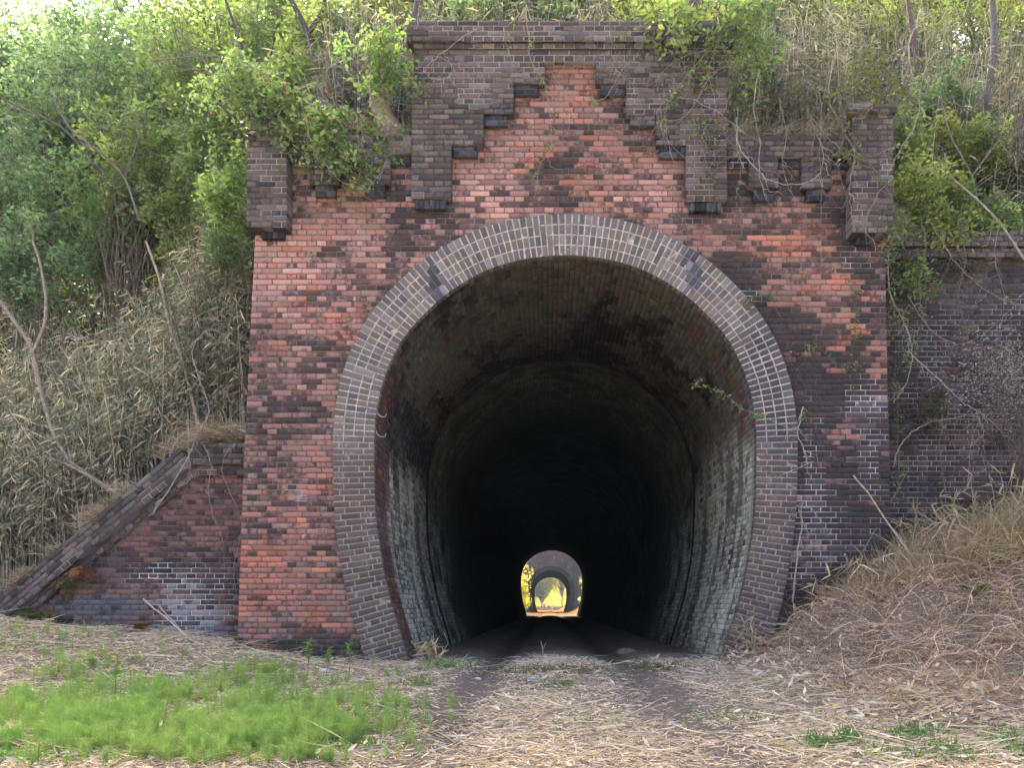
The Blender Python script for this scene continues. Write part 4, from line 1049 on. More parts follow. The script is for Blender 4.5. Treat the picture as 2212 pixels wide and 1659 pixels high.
vine("straight thin vine hanging past the gap between the left teeth", [(770, 250), (775, 310), (778, 370)], -.3, .005, GY, 0, seed=27, group=VG)
vine("slack grey creeper hooping over the left bamboo thicket", [(345, 1080), (395, 1010), (420, 930), (455, 860), (500, 790), (530, 800), (560, 850), (600, 980), (585, 1090)][0:1] + [(330, 1110), (400, 1000), (425, 940), (450, 880), (415, 760), (455, 712), (500, 740), (518, 760), (525, 850), (520, 930), (505, 960)], 0.2, .009, GY, 0, seed=28, group=VG)
vine("bare roots dangling over the flat coping of the wing wall, left one", [(405, 960), (410, 1010), (402, 1060)], .1, .006, GY, 0, seed=29, group=VG)
vine("long bare root dangling beside the portal over the wing wall", [(500, 960), (480, 1010), (500, 1070), (522, 1130), (515, 1180), (505, 1230), (512, 1300)], .2, .006, (.3, .24, .2), 0, seed=30, group=VG)
vine("short bare root dangling from the middle of the flat coping", [(440, 960), (455, 1000), (450, 1060), (462, 1120), (480, 1160)], .1, .005, GY, 0, seed=31, group=VG)


RV = [("thin stem wandering from the cornice's right end down the parapet", [(1560, 70), (1530, 150), (1545, 230), (1515, 300), (1530, 370)]), ("wiry stem crossing the parapet towards the third right step", [(1600, 130), (1540, 160), (1480, 250), (1430, 260), (1400, 300)]),
      ("wiry looping stem between the parapet's right edge and the first corbel gap", [(1580, 200), (1560, 270), (1600, 330), (1640, 300), (1610, 240)]), ("fine stem hanging over the first right corbel gap", [(1595, 230), (1590, 300), (1600, 360), (1588, 430)]),
      ("fine stem slanting down over the second right corbel gap", [(1680, 210), (1700, 290), (1690, 360), (1720, 440)]), ("wiry stem hanging beside the right pilaster's inner edge", [(1815, 200), (1825, 280), (1810, 350), (1830, 440), (1822, 520)]),
      ("crossing thin stems over the third right corbel gap", [(1740, 230), (1790, 300), (1830, 330), (1850, 400)]), ("wiry stem looping in front of the right pilaster's foot", [(1930, 380), (1890, 430), (1870, 490), (1900, 530), (1930, 500)]),
      ("thin stem arching from the ledge over the parapet's right leg", [(1620, 260), (1570, 300), (1530, 380), (1540, 460)]), ("wiry stem high on the right parapet, curling left", [(1580, 110), (1520, 110), (1460, 130), (1420, 170), (1410, 220)]),
      ("dry stem hanging down over the retaining wall's coping, left one", [(1990, 470), (2000, 540), (1985, 620), (2000, 700)]), ("dry stem hanging over the coping in its middle part", [(2070, 470), (2085, 560), (2070, 640), (2090, 720), (2080, 790)]),
      ("dry stem hanging over the coping near the photo's edge", [(2160, 480), (2150, 560), (2170, 640), (2160, 720)]), ("slack stem sagging across the sooty wall", [(1960, 640), (2020, 720), (2090, 740), (2160, 690), (2220, 620)]),
      ("dry stem rising in front of the sooty wall from the heap", [(2040, 1050), (2030, 960), (2050, 880), (2040, 800)]), ("second dry stem rising from the heap, bent to the right", [(2090, 1040), (2100, 950), (2130, 880), (2180, 850)])]
for i, (lb, pth) in enumerate(RV):
    vine(lb, pth, -.3 if i < 10 else .25, .0045 + .002 * (i % 3), [GY, PALEB, BR][i % 3], [16, 0, 30][i % 3], 'spring', 60 + i, .04, group=VG)
# ---- hanging leafy branches on both ledges
shrub("hanging_branch", "leafy branch with small red seed clusters drooping over the left ledge", "branch", P(640, 215, .9), P(760, 320, -.25), (.75, .2, .38), .075, 'fresh', 34, 950, 501, red=170, trunk_r=.02, spread=.28, aspect=.5)
shrub("hanging_branch", "big soft-leaved branch hanging in front of the left pilaster's top", "branch", P(560, 160, 1.0), P(600, 250, -.45), (.5, .18, .42), .08, 'fresh', 26, 420, 502, trunk_r=.02, red=60, spread=.28, aspect=.6)
shrub("hanging_branch", "fresh pale-leaved branch hanging over the right half of the cornice", "branch", P(1520, -40, 1.0), P(1430, 70, -.45), (.55, .2, .4), .085, 'pale', 26, 420, 503, trunk_r=.016, spread=.25, aspect=.5)
shrub("hanging_branch", "small sprig of pale leaves near the parapet's right edge", "branch", P(1600, 150, .8), P(1520, 290, -.35), (.2, .1, .22), .05, 'pale', 12, 170, 504, trunk_r=.01, spread=.3)
shrub("hanging_branch", "leafy sprig poking out beside the parapet's left edge", "branch", P(850, 150, 1.0), P(900, 200, -.3), (.22, .1, .25), .06, 'fresh', 12, 200, 505, trunk_r=.012, spread=.3)
shrub("hanging_branch", "sprig of light leaves at the right end of the cornice", "branch", P(1650, 40, 1.0), P(1560, 110, -.3), (.35, .15, .35), .065, 'pale', 18, 280, 506, trunk_r=.012, spread=.3)
shrub("hanging_branch", "light leafy cluster in front of the right ledge's stalks", "branch", P(1700, 260, 1.1), P(1640, 110, -.1), (.4, .2, .5), .07, 'fresh', 20, 360, 507, trunk_r=.015, spread=.3)


HB = [  # label, base px, centre px, Y of the centre, half sizes (m), leaf, palette, limbs, leaves
 ("wide leafy branch sweeping over the cap of the left pilaster", (500, 120, 1.2), (555, 205, -.42), (.85, .2, .45), .062, 'fresh', 44, 1700, 60),
 ("leafy branch falling in front of the left ledge, nearest the pilaster", (680, 180, .9), (680, 300, -.2), (.5, .2, .42), .075, 'fresh', 34, 1500, 90),
 ("lowest leafy sprig hanging in front of the left corbel teeth", (760, 280, .5), (730, 365, -.3), (.5, .15, .2), .065, 'fresh', 24, 750, 20),
 ("small trailing sprig just under the second left corbel tooth", (740, 360, -.1), (790, 402, -.28), (.25, .08, .06), .05, 'fresh', 10, 120, 0),
 ("tall leafy spray on the left ledge covering the parapet's edge", (800, 240, .9), (820, 130, -.25), (.5, .3, .6), .07, 'fresh', 34, 1300, 30),
 ("leafy spray left of the left pilaster, at the height of its foot", (480, 500, 1.0), (480, 400, .0), (.4, .25, .65), .065, 'fresh', 34, 1700, 0),
 ("vivid soft-leaved vine bush bulging beside the left pilaster's foot", (470, 640, 1.1), (500, 520, .6), (.3, .3, .3), .07, 'mid', 20, 600, 0),
 ("pale twig spray crossing the right end of the cornice", (1660, -20, 1.0), (1600, 60, -.4), (.6, .25, .45), .07, 'fresh', 30, 900, 0),
 ("yellowish leaf spray over the right third of the parapet", (1560, 60, .9), (1500, 175, -.35), (.35, .15, .35), .055, 'pale', 18, 260, 0),
 ("leafy twigs hanging before the right pilaster's cap", (1960, 120, 1.0), (1880, 200, -.45), (.5, .3, .5), .06, 'dull', 28, 600, 0),
 ("small green sprig growing on the right pilaster's inner edge", (1850, 330, .2), (1840, 340, -.35), (.12, .1, .15), .05, 'yellow', 8, 90, 0),
 ("leafy spray flowing over the retaining wall's coping", (2000, 430, 1.2), (2040, 500, .3), (.7, .25, .25), .06, 'yellow', 30, 1100, 0),
 ("green creeper spray beside the portal's right edge under the coping", (1940, 520, .4), (1985, 610, .3), (.3, .15, .4), .055, 'fresh', 24, 700, 0),
 ("bright leaf mass between the right pilaster and the coping", (1960, 420, 1.1), (1990, 400, .4), (.45, .3, .6), .06, 'yellow', 34, 1900, 0),
 ("thin olive spray over the parapet's right leg", (1600, 180, .8), (1530, 380, -.35), (.25, .1, .3), .045, 'dull', 14, 160, 0),
 ("olive twiggy spray curtaining the right ledge's middle", (1720, 150, 1.0), (1710, 250, -.2), (.5, .15, .4), .05, 'dull', 30, 420, 0),
 ("fresh sprig curtain at the left end of the right ledge", (1610, 120, 1.0), (1610, 220, -.25), (.3, .15, .35), .055, 'fresh', 20, 300, 0),
 ("green tuft hanging off the right pilaster's outer corner", (1960, 420, .8), (1925, 500, -.2), (.2, .12, .3), .05, 'fresh', 14, 300, 0),
 ("dense green spray above the retaining wall's coping at the photo's edge", (2170, 420, 1.2), (2150, 470, .35), (.6, .25, .3), .055, 'fresh', 30, 1000, 0),
 ("dull creeping spray on the sooty wall under its coping", (2050, 540, .7), (2080, 590, .42), (.5, .1, .25), .045, 'dull', 20, 300, 0),
 ("dry olive spray on the lower part of the sooty wall", (2060, 960, .5), (2010, 860, .35), (.4, .15, .45), .045, 'dull', 26, 420, 0),
]
for i, (lb, b, c, rd, ls, pl, nk, nl, red) in enumerate(HB):
    shrub("hanging_branch", lb, "branch", P(*b), P(*c), rd, ls, pl, nk, nl, 520 + i, trunk_r=.014, red=red, spread=.26, aspect=.5, group="leafy branches hanging over the portal")

# ---- bare trunks and saplings
def bare(label, path, Yv, rad, col, seed, twigs=0, name="bare_sapling"):
    r = np.random.RandomState(seed); g = Geo(); t = thing(name, label, "sapling", None, tuple(float(q) for q in P(path[0][0][0], path[0][0][1], Yv)))
    for j_, (line) in enumerate(path):
        pts = np.array([P(x, y, Yv) for x, y in line]); k = len(pts)
        T = np.linspace(0, k - 1, k * 4); sm = np.stack([np.interp(T, range(k), pts[:, a]) for a in range(3)], 1)
        sm[1:-1] = (sm[1:-1] * 2 + sm[:-2] + sm[2:]) / 4
        tube(g, sm, np.linspace(rad[j_], rad[j_] * .6, len(sm)), col, 7)
        for q in range(twigs):
            o = sm[r.randint(len(sm) // 3, len(sm))]; tube(g, wander(o, o + rdir(1, r, .5)[0] * .4, r, 5, .15), np.linspace(.006, .002, 5), col, 3)
    adopt(g.build("trunk", M_BARK), t); return t
TB = (0.27, 0.22, 0.17)
bare("bare forked grey sapling standing in the bamboo at the left edge", [[(240, 1060), (150, 1000), (112, 930), (85, 830), (70, 750), (0, 650), (-40, 600)], [(70, 765), (98, 700), (100, 640), (85, 560), (70, 520)]], .8, (.033, .024), TB, 1, 3)
bare("bare slanting sapling with a tan trunk amid the dry bamboo", [[(430, 930), (415, 860), (395, 780), (365, 700), (345, 600), (315, 520)]], .9, (.026,), (0.33, .27, .20), 2, 4)
bare("leaning dead stem low behind the sloping coping", [[(300, 1100), (230, 1050), (150, 1005), (95, 985)]], .75, (.022,), TB, 3, 3)
bare("dark forked trunk behind the left ledge foliage", [[(690, 160), (660, 60), (630, 0), (600, -40)], [(660, 80), (700, 20), (705, -40)]], 2.0, (.05, .04), (0.075, .065, .06), 4, 3)
bare("dark leaning trunk against the parapet's left edge", [[(860, 240), (868, 130), (895, 40), (905, -30)]], 1.1, (.05,), (0.11, .09, .08), 5, 4)
bare("slim dark trunk rising behind the right ledge", [[(1665, 260), (1660, 160), (1680, 60), (1665, -20)]], 1.6, (.03,), (0.07, .06, .055), 6, 4)
bare("leaning grey stem in front of the right bank bushes", [[(2212, 560), (2160, 480), (2110, 430), (2050, 380), (2040, 330)]], .3, (.016,), GY, 7, 3)
bare("upright grey trunk on the right bank near the photo's edge", [[(2140, 420), (2130, 250), (2150, 80), (2140, -40)]], 2.2, (.07,), (0.13, .12, .11), 8, 3)
bare("upright brown trunk at the top right between pale leaves", [[(1990, 200), (1975, 90), (1955, -40)]], 3.0, (.05,), (0.12, .085, .065), 9, 3)
bare("little dead twig sapling standing in the middle of the tunnel mouth", [[(1174, 1432), (1172, 1400), (1168, 1385)], [(1172, 1405), (1180, 1388)]], -.4, (.007, .004), TB, 10, 0)
for i, (lb, pths, Yv, rad, col, tw) in enumerate([
    ("dark branching stem crossing the leaves at the left edge", [[(250, 420), (190, 330), (130, 270), (40, 230), (-20, 200)], [(190, 330), (200, 250), (170, 180)]], 3.0, (.022, .012), (.09, .075, .07), 7),
    ("light bare limb leaning up to the left in the bank's centre", [[(600, 420), (560, 300), (500, 200), (440, 130), (380, 60)], [(560, 300), (600, 220), (640, 150)], [(500, 200), (520, 130), (510, 60)]], 2.0, (.024, .014, .012), (.16, .13, .11), 6),
    ("thin limb arching flat across the upper left leaves", [[(620, 260), (580, 160), (520, 130), (450, 118), (330, 130)], [(520, 130), (430, 150), (360, 148)]], 2.0, (.016, .009), (.2, .17, .14), 6),
    ("tangled grey stem among leaves left of the bank's centre", [[(300, 470), (270, 380), (220, 330), (150, 280), (110, 200)], [(270, 380), (300, 300), (290, 240)]], 2.4, (.02, .012), (.17, .14, .13), 8),
    ("steep dark stem near the top of the left bank", [[(560, 330), (540, 200), (520, 90), (480, -20)], [(540, 200), (590, 110), (600, 20)]], 2.6, (.03, .018), (.07, .06, .055), 6),
    ("bare twiggy stem at the right bank's middle", [[(2120, 470), (2100, 380), (2050, 290), (2030, 200)], [(2100, 380), (2150, 310), (2190, 280)]], 1.2, (.014, .01), (.2, .17, .13), 8)]):
    bare(lb, pths, Yv, rad, col, 30 + i, tw)
# ---- broken stump on the left ledge
r = np.random.RandomState(3); g = Geo(); b = P(840, 292, .35); t = thing("tree_stump", "broken pale tree stump with splintered top on the left ledge", "stump", None, tuple(float(q) for q in b))
tube(g, [b + np.array([.06, .05, -.1]), b + np.array([.03, 0, .08]), b + np.array([-.06, 0, .25]), b + np.array([-.12, 0, .42])], [.17, .13, .115, .12], (0.34, .27, .20), 9)
for q in range(9):
    a = q * .7; o = b + np.array([-.12 + .1 * math.cos(a), .1 * math.sin(a), .38]); tube(g, [o, o + np.array([-.01, 0, .04 + .08 * r.rand()]), o + np.array([-.015, 0, .08 + .12 * r.rand()])], [.03, .02, .002], (.4, .33, .25), 4)
for q in range(7): tube(g, wander(b + np.array([0, 0, .05]), b + np.array([r.normal() * .3, -.3 * r.rand(), -.05 - .2 * r.rand()]), r, 6, .1), np.linspace(.03, .008, 6), (.3, .24, .18), 5)
adopt(g.build("trunk", M_BARK), t)

# ================================================================== GROUND COVER
def gpts(n, r, dlo=4.4, dhi=11.5, half=0.72, pw=1.25, cx=-0.2):
    d = dlo + (dhi - dlo) * r.rand(n) ** pw; X = cx * d * .12 + (r.rand(n) * 2 - 1) * half * d; Y = d - 10
    return X, Y
def px_to_ground(px, py):
    d = np.full(len(px), 7.0)
    for _ in range(25):
        X = (px - 1186) / 1760 * d; z = ground_h(X, d - 10); dn = (CAMZ - z) * 1760 / (py - 1311); d = d + .5 * (dn - d)
    return (px - 1186) / 1760 * d, d - 10
def below_wall(X, Y): return (Y < 0.44) & ~((Y > -0.02) & (X > -3.85) & ((X < -2.0) | (X > 2.4)) & (X < 4.25))
r = np.random.RandomState(611)
STRAW = np.array([(0.43, 0.345, 0.25), (0.36, 0.275, 0.21), (0.50, 0.415, 0.315), (0.25, 0.19, 0.15), (0.41, 0.31, 0.235), (0.33, 0.285, 0.245), (0.56, 0.49, 0.38), (0.17, 0.13, 0.105)])
g = Geo()
X, Y = gpts(105000, r); ok = below_wall(X, Y) & (r.rand(len(X)) > 0.93 * track_f(X, Y)); X, Y = X[ok], Y[ok]; n = len(X)
Z = ground_h(X, Y) + 0.004 + 0.03 * r.rand(n) ** 2
ang = r.normal(size=n) * 1.0 + np.where(r.rand(n) < .5, 0, math.pi)
d = np.stack([np.cos(ang), np.sin(ang), r.normal(size=n) * .22 + .06], 1)
ci = np.clip((fbm(X * 1.5, Y * 1.5, 3) * 5 + r.normal(size=n) * 2.2 + .5).astype(int), 0, 7)
L = 0.035 + 0.11 * r.rand(n) ** 2.5; L *= np.where(r.rand(n) < .05, 2.8, 1)
blades(g, np.stack([X, Y, Z], 1), d, L, 0.003 + .007 * r.rand(n) ** 1.6, STRAW[ci] * 1.65, r, .15, 2, .75, gravity=False)
o = g.build("straw_litter", M_DRY); o['kind'] = 'stuff'
# broad dead bamboo leaves
g = Geo(); X, Y = gpts(4200, r); w = smooth(-.5, 3.0, X) * .9 + .25; ok = below_wall(X, Y) & (r.rand(len(X)) < w) & (track_f(X, Y) < .5); X, Y = X[ok], Y[ok]
Z = ground_h(X, Y) + 0.015 + .03 * r.rand(len(X))
leaves(g, np.stack([X, Y, Z], 1), .085, STRAW[r.randint(0, 7, len(X))] * 1.4, r, .3, -.15, .4, 0, 1.0)
o = g.build("leaf_litter", M_DRY); o['kind'] = 'stuff'

g = Geo(); n = 3800; X = 2.0 + 5.4 * r.rand(n); Y = .3 - 4.2 * r.rand(n); ok = below_wall(X, Y); X, Y = X[ok], Y[ok]
leaves(g, np.stack([X, Y, ground_h(X, Y) + .05 + .1 * r.rand(len(X))], 1), .09, STRAW[r.randint(0, 8, len(X))] * 1.3, r, .28, .05, .6)
o = g.build("leaf_litter", M_DRY); o['kind'] = 'stuff'
# dead grass heaped on the right mound
def heap(name, X, Y, cols, L, W, r, up=.35, bend=.55, segs=4, sx=0.0):
    n = len(X); Z = ground_h(X, Y) + .02 + .12 * r.rand(n) ** 2 * smooth(2.2, 4, X)
    d = rdir(n, r) ; d[:, 2] = np.abs(d[:, 2]) * up + .15; d[:, 0] += sx
    g = Geo(); blades(g, np.stack([X, Y, Z], 1), d, L, W, cols[r.randint(0, len(cols), n)] * 1.8, r, bend * L, segs, .45)
    o = g.build(name, M_DRY); o['kind'] = 'stuff'; return o
HEAPC = np.array([(0.30, 0.205, 0.15), (0.22, 0.145, 0.11), (0.38, 0.275, 0.20), (0.17, 0.11, 0.085), (0.46, 0.36, 0.25), (0.26, 0.185, 0.15), (0.13, 0.12, 0.07)])
n = 26000; X = 2.2 + 5.6 * r.rand(n) ** .8; Y = 0.4 - 3.6 * r.rand(n) ** 1.3; ok = below_wall(X, Y) & (r.rand(n) < smooth(2.1, 3.2, X - 0.35 * Y * 0)); X, Y = X[ok], Y[ok]; n = len(X)
heap("dead_grass", X, Y, HEAPC, 0.08 + .60 * r.rand(n) ** 2.6, 0.004 + .006 * r.rand(n) ** 2, r, .55, .6)
n = 9000; X = 3.4 + 4.6 * r.rand(n) ** .9; Y = 0.4 - 1.3 * r.rand(n); ok = below_wall(X, Y); X, Y = X[ok], Y[ok]; n = len(X)
heap("dead_grass", X, Y, np.concatenate([HEAPC, [(0.13, 0.14, 0.06), (0.17, 0.18, 0.08)]]), (0.3 + .75 * r.rand(n)) * smooth(2.6, 5.0, X), 0.005 + .005 * r.rand(n), r, 1.5, .5)
g = Geo(); r = np.random.RandomState(55)
for q in range(230):
    x = 3.1 + 4.5 * r.rand(); y = .3 - 2.8 * r.rand() ** 1.2; 
    if y > -.05 and x < 4.25: y = -.15
    z = float(ground_h(x, y)); a = r.rand() * 6.28; L_ = (.4 + 1.1 * r.rand()) * (.5 + .5 * min(1, (x - 2.6) / 1.5)); hgt = L_ * (.04 + .42 * r.rand() ** 1.6); t_ = np.linspace(0, 1, 9)
    ex, ey = x + math.cos(a) * L_, min(y + math.sin(a) * L_ * .5, .3); ez = float(ground_h(ex, ey))
    p = np.stack([x + (ex - x) * t_, y + (ey - y) * t_, z + (ez - z) * t_ + hgt * 4 * t_ * (1 - t_) * (.6 + .4 * t_)], 1) + r.normal(size=(9, 3)) * .028
    tube(g, p, np.linspace(.006, .0025, 9) * (.6 + r.rand()), HEAPC[r.randint(0, 6)] * (1.3 + 1.4 * r.rand()), 4)
o = g.build("bramble_stems", M_BARK); o['kind'] = 'stuff'
g = Geo(); n = 5200; px = r.rand(n) * 2400 - 100; py = 1352 + 300 * r.rand(n) ** 1.4; X, Y = px_to_ground(px, py); ok = below_wall(X, Y) & (track_f(X, Y) < .45) & (r.rand(n) < np.where(px < 760, 1.0 * (py < 1480) + .25, .3 + .6 * (px > 1400))); X, Y = X[ok], Y[ok]; n = len(X)
a = r.normal(size=n) * .5 + np.where(r.rand(n) < .5, 0, math.pi)
blades(g, np.stack([X, Y, ground_h(X, Y) + .02 + .05 * r.rand(n)], 1), np.stack([np.cos(a), np.sin(a), r.normal(size=n) * .14], 1), .15 + .35 * r.rand(n) ** 2, .005 + .006 * r.rand(n), STRAW[[0, 2, 6, 6, 4, 5]][r.randint(0, 6, n)] * 1.3, r, .03, 2, .5, gravity=False)
o = g.build("long_straw", M_DRY); o['kind'] = 'stuff'
# straw hanging over the left coping and tussocks there
n = 11000; X = -6.9 + 3.05 * r.rand(n); X = X[fbm(X * 3.1, X * 0 + 2, 8) + .25 * (r.rand(n) - .5) + .12 * smooth(-5.4, -4.6, X) > .55]; n = len(X); Y = 0.30 + .6 * r.rand(n); lip = np.interp(X, [-6.95, -4.75, -4.5, -3.9], [0.84, 2.70, 2.83, 2.83])
g = Geo(); d = rdir(n, r); d[:, 1] -= .35; d[:, 2] = np.abs(d[:, 2]) * .6
LL = (0.10 + .34 * r.rand(n) ** 2) * (1 + .6 * smooth(-5.2, -4.6, X))
blades(g, np.stack([X, Y, lip - .03 + .12 * r.rand(n)], 1), d, LL, 0.004 + .004 * r.rand(n), np.concatenate([STRAW[:7], [(0.22, .12, .07)]])[r.randint(0, 8, n)], r, .75 * LL, 4)
o = g.build("dry_grass", M_DRY); o['kind'] = 'stuff'
# soil and straw on the two ledges
for nm, xa, xb in (("dry_grass", PX(624), PX(886)), ("dry_grass", PX(1573), PX(1838))):
    n = 2600; X = xa + (xb - xa) * r.rand(n); Y = -.08 + 1.2 * r.rand(n); g = Geo(); d = rdir(n, r); d[:, 1] -= .3; d[:, 2] = np.abs(d[:, 2]) * .7
    LL = .08 + .26 * r.rand(n) ** 2
    blades(g, np.stack([X, Y, PZ(294) + .01 + .10 * r.rand(n) ** 2], 1), d, LL, .004 + .006 * r.rand(n), np.concatenate([STRAW, [(0.2, .10, .06)], np.array(TAN)])[r.randint(0, 14, n)], r, .7 * LL, 3)
    o = g.build(nm, M_DRY); o['kind'] = 'stuff'

# horsetails, one soft mass of fine green plants
g = Geo(); r = np.random.RandomState(77)
n = 6500; px = -120 + 1120 * r.rand(n); py = 1440 + 225 * r.rand(n)
X, Y = px_to_ground(px, py)
den = 1.1 * np.exp(-(((px - 300) / 380) ** 2) - ((py - 1560) / 62) ** 2) + .85 * np.exp(-(((px - 590) / 190) ** 2) - ((py - 1570) / 46) ** 2) + .8 * np.exp(-(((px - 60) / 150) ** 2) - ((py - 1520) / 60) ** 2) + .28 * smooth(980, 700, px) * (fbm(px / 60, py / 20, 3) > .5)
ok = (r.rand(n) < den * np.clip(3.2 * fbm(X * 1.7, Y * 2.6, 9) - 0.95, 0.06, 1.3)); X, Y = X[ok], Y[ok]; n = len(X)
Z = ground_h(X, Y); H = (0.07 + .16 * r.rand(n) ** 1.3) * (0.7 + .6 * fbm(X * 3, Y * 3, 41)); tone = fbm(X * 2.5, Y * 2.5, 19)
base = np.stack([X, Y, Z], 1); top = rdir(n, r) * .12; top[:, 2] = 1
gc = np.array((0.15, 0.275, 0.085))[None] * (1 - tone[:, None]) + np.array((0.30, 0.41, 0.13))[None] * tone[:, None]
blades(g, base, top, H, .006, gc * .8, r, .01, 2)
for k in range(11):
    f = .18 + .8 * k / 11
    for q in range(6):
        dd = rdir(n, r); dd[:, 2] = .55 + .35 * r.rand(n); dd = norm(dd); lw = .075 * (1.15 - .75 * f)
        blades(g, base + norm(top) * (H * f)[:, None], dd, lw * (0.7 + .6 * r.rand(n)), .0034, gc * (0.75 + .5 * f), r, -.01, 1, .3)
o = g.build("horsetail_patch", M_LEAF); o['kind'] = 'stuff'
# low grass patches, right foreground
def grass(px, py, w, h, n, seed, col, L=.09, nm="grass"):
    r = np.random.RandomState(seed); a = px + w * r.normal(size=n) * .5; b = py + h * r.normal(size=n) * .5; b = np.maximum(b, 1400)
    X, Y = px_to_ground(a, b); d = rdir(n, r); d[:, 2] = np.abs(d[:, 2]) + .5
    g = Geo(); L_ = L * (.4 + .9 * r.rand(n)); blades(g, np.stack([X, Y, ground_h(X, Y)], 1), d, L_, .005 + .006 * r.rand(n), col, r, .5 * L_, 3)
    o = g.build(nm, M_LEAF); o['kind'] = 'stuff'
GG = (0.12, 0.24, 0.07)
for i, (px, py, w, h, n) in enumerate([(1760, 1612, 40, 16, 200), (1830, 1600, 36, 14, 200), (1975, 1592, 60, 16, 420), (2040, 1622, 40, 12, 120), (2165, 1602, 46, 18, 260), (2200, 1630, 30, 10, 90), (1900, 1632, 60, 10, 60), (740, 1612, 100, 14, 300), (905, 1478, 40, 10, 120), (1215, 1482, 50, 8, 130),
                                       (960, 1440, 60, 10, 260), (1200, 1452, 130, 8, 320), (30, 1640, 60, 14, 200), (1580, 1555, 110, 20, 90), (1420, 1445, 60, 8, 200), (300, 1470, 300, 22, 420), (2050, 1640, 180, 18, 160), (1240, 1560, 150, 40, 70)]):
    grass(px, py, w, h, n, 700 + i, GG if i not in (11, 14) else (0.13, 0.14, .06))

# ferns and weeds: countable plants
def fern(label, px, py, Yv, n, L, col, seed, name="fern", up=.8, group=None, ground=True, down=False):
    r = np.random.RandomState(seed); b = P(px, py, Yv)
    if ground: b[2] = ground_h(b[0], b[1])
    t = thing(name, label, name.replace('_', ' '), group, tuple(float(q) for q in b)); g = Geo(); gs = Geo()
    for k in range(n):
        d = rdir(1, r)[0]; d[1] -= .3; d[2] = (abs(d[2]) * up + .25) * (-0.3 if down else 1); d = d / np.linalg.norm(d); l = L * (.6 + .6 * r.rand())
        tt = np.linspace(0, 1, 14)[:, None]; p = b + d * l * tt + np.array([0, 0, -l * .5]) * tt ** 2
        tube(gs, p[::2], np.linspace(.004, .0015, 7), np.array(col) * .6, 3)
        T = norm(np.gradient(p, axis=0)); s = norm(np.cross(T, [0, 0, 1.0])); c = np.array(col) * (.6 + .8 * r.rand())
        for sg in (-1, 1):
            w = l * .26 * np.sin(np.linspace(.5, math.pi, 14)) + .006
            blades(g, p[2:], (s * sg + T * .5)[2:], w[2:], l * .07, c, r, .004, 2, .3)
    adopt(gs.build("stalk", M_BARK), t); adopt(g.build("fronds", M_LEAF), t); return t
RUST = (0.22, 0.095, 0.045); OLV = (0.16, 0.14, 0.05); FG = (0.10, 0.14, 0.05)
FE = [("olive fern clump under the low end of the sloping coping", 150, 1245, .28, 12, .3, OLV), ("rusty fern clump hanging at the foot of the sloping coping", 175, 1225, .28, 9, .25, RUST),
      ("green-brown fern bush at the far left foot of the wing wall", 60, 1300, .2, 14, .34, FG), ("dull fern between the rusty one and the left edge", 110, 1290, .2, 12, .3, OLV),
      ("dark green weed clump at the foot of the wing wall's left end", 150, 1330, .2, 12, .24, FG), ("rust-brown dead fern heap before the wing wall's middle", 385 - 80, 1360, .15, 14, .26, RUST),
      ("dead rusty fern in the corner of wing wall and portal", 560, 1405, -.25, 12, .22, RUST), ("small rusty fern on the ground under the portal's left corner", 520, 1395, -.1, 8, .2, RUST),
      ("rusty fern poking out beside the ring's right foot", 1660, 1370, -.5, 10, .24, (0.3, .11, .05)), ("bright green fern frond on the right mound", 2110, 1345, -1.2, 5, .3, (0.16, .28, .05)),
      ("fresh fern sprout low on the right mound beside a dead stick", 2105, 1500, -2.4, 6, .25, (0.18, .3, .07)), ("yellow-brown moss clump at the right edge of the mound", 2165, 1455, -1.9, 14, .12, (0.42, .33, .07))]
for i, (lb, px, py, Yv, n, L, c) in enumerate(FE): fern(lb, px, py, Yv, n, L, c, 800 + i, ground=i > 1, group="ferns and clumps by the walls", down=i < 2)
for i, (px, py, h, lb) in enumerate([(662, 1470, .38, "tallest thin weed sprout in front of the portal's left foot"), (705, 1465, .30, "middle thin weed sprout in front of the portal's left foot"), (752, 1470, .36, "thin weed sprout nearest the ring's left foot"), (250, 1520, .42, "tall weed rising out of the left horsetails near the wing wall")]):
    r = np.random.RandomState(i); X, Y = px_to_ground(np.array([px]), np.array([py])); b = np.array([X[0], Y[0], float(ground_h(X, Y)[0])])
    t = thing("weed_sprout", lb, "weed", "thin weed sprouts", tuple(b)); g = Geo(); gl = Geo(); p = wander(b, b + np.array([.02, 0, h]), r, 6, .04); tube(g, p, np.linspace(.005, .002, 6), (0.14, .17, .07), 4)
    for q in range(26):
        o = p[r.randint(3, 6)]; blades(gl, o[None], rdir(1, r, .4), .07, .016, (0.13, .25, .06), r, .03, 2)
    adopt(g.build("stem", M_BARK), t); adopt(gl.build("leaves", M_LEAF), t)

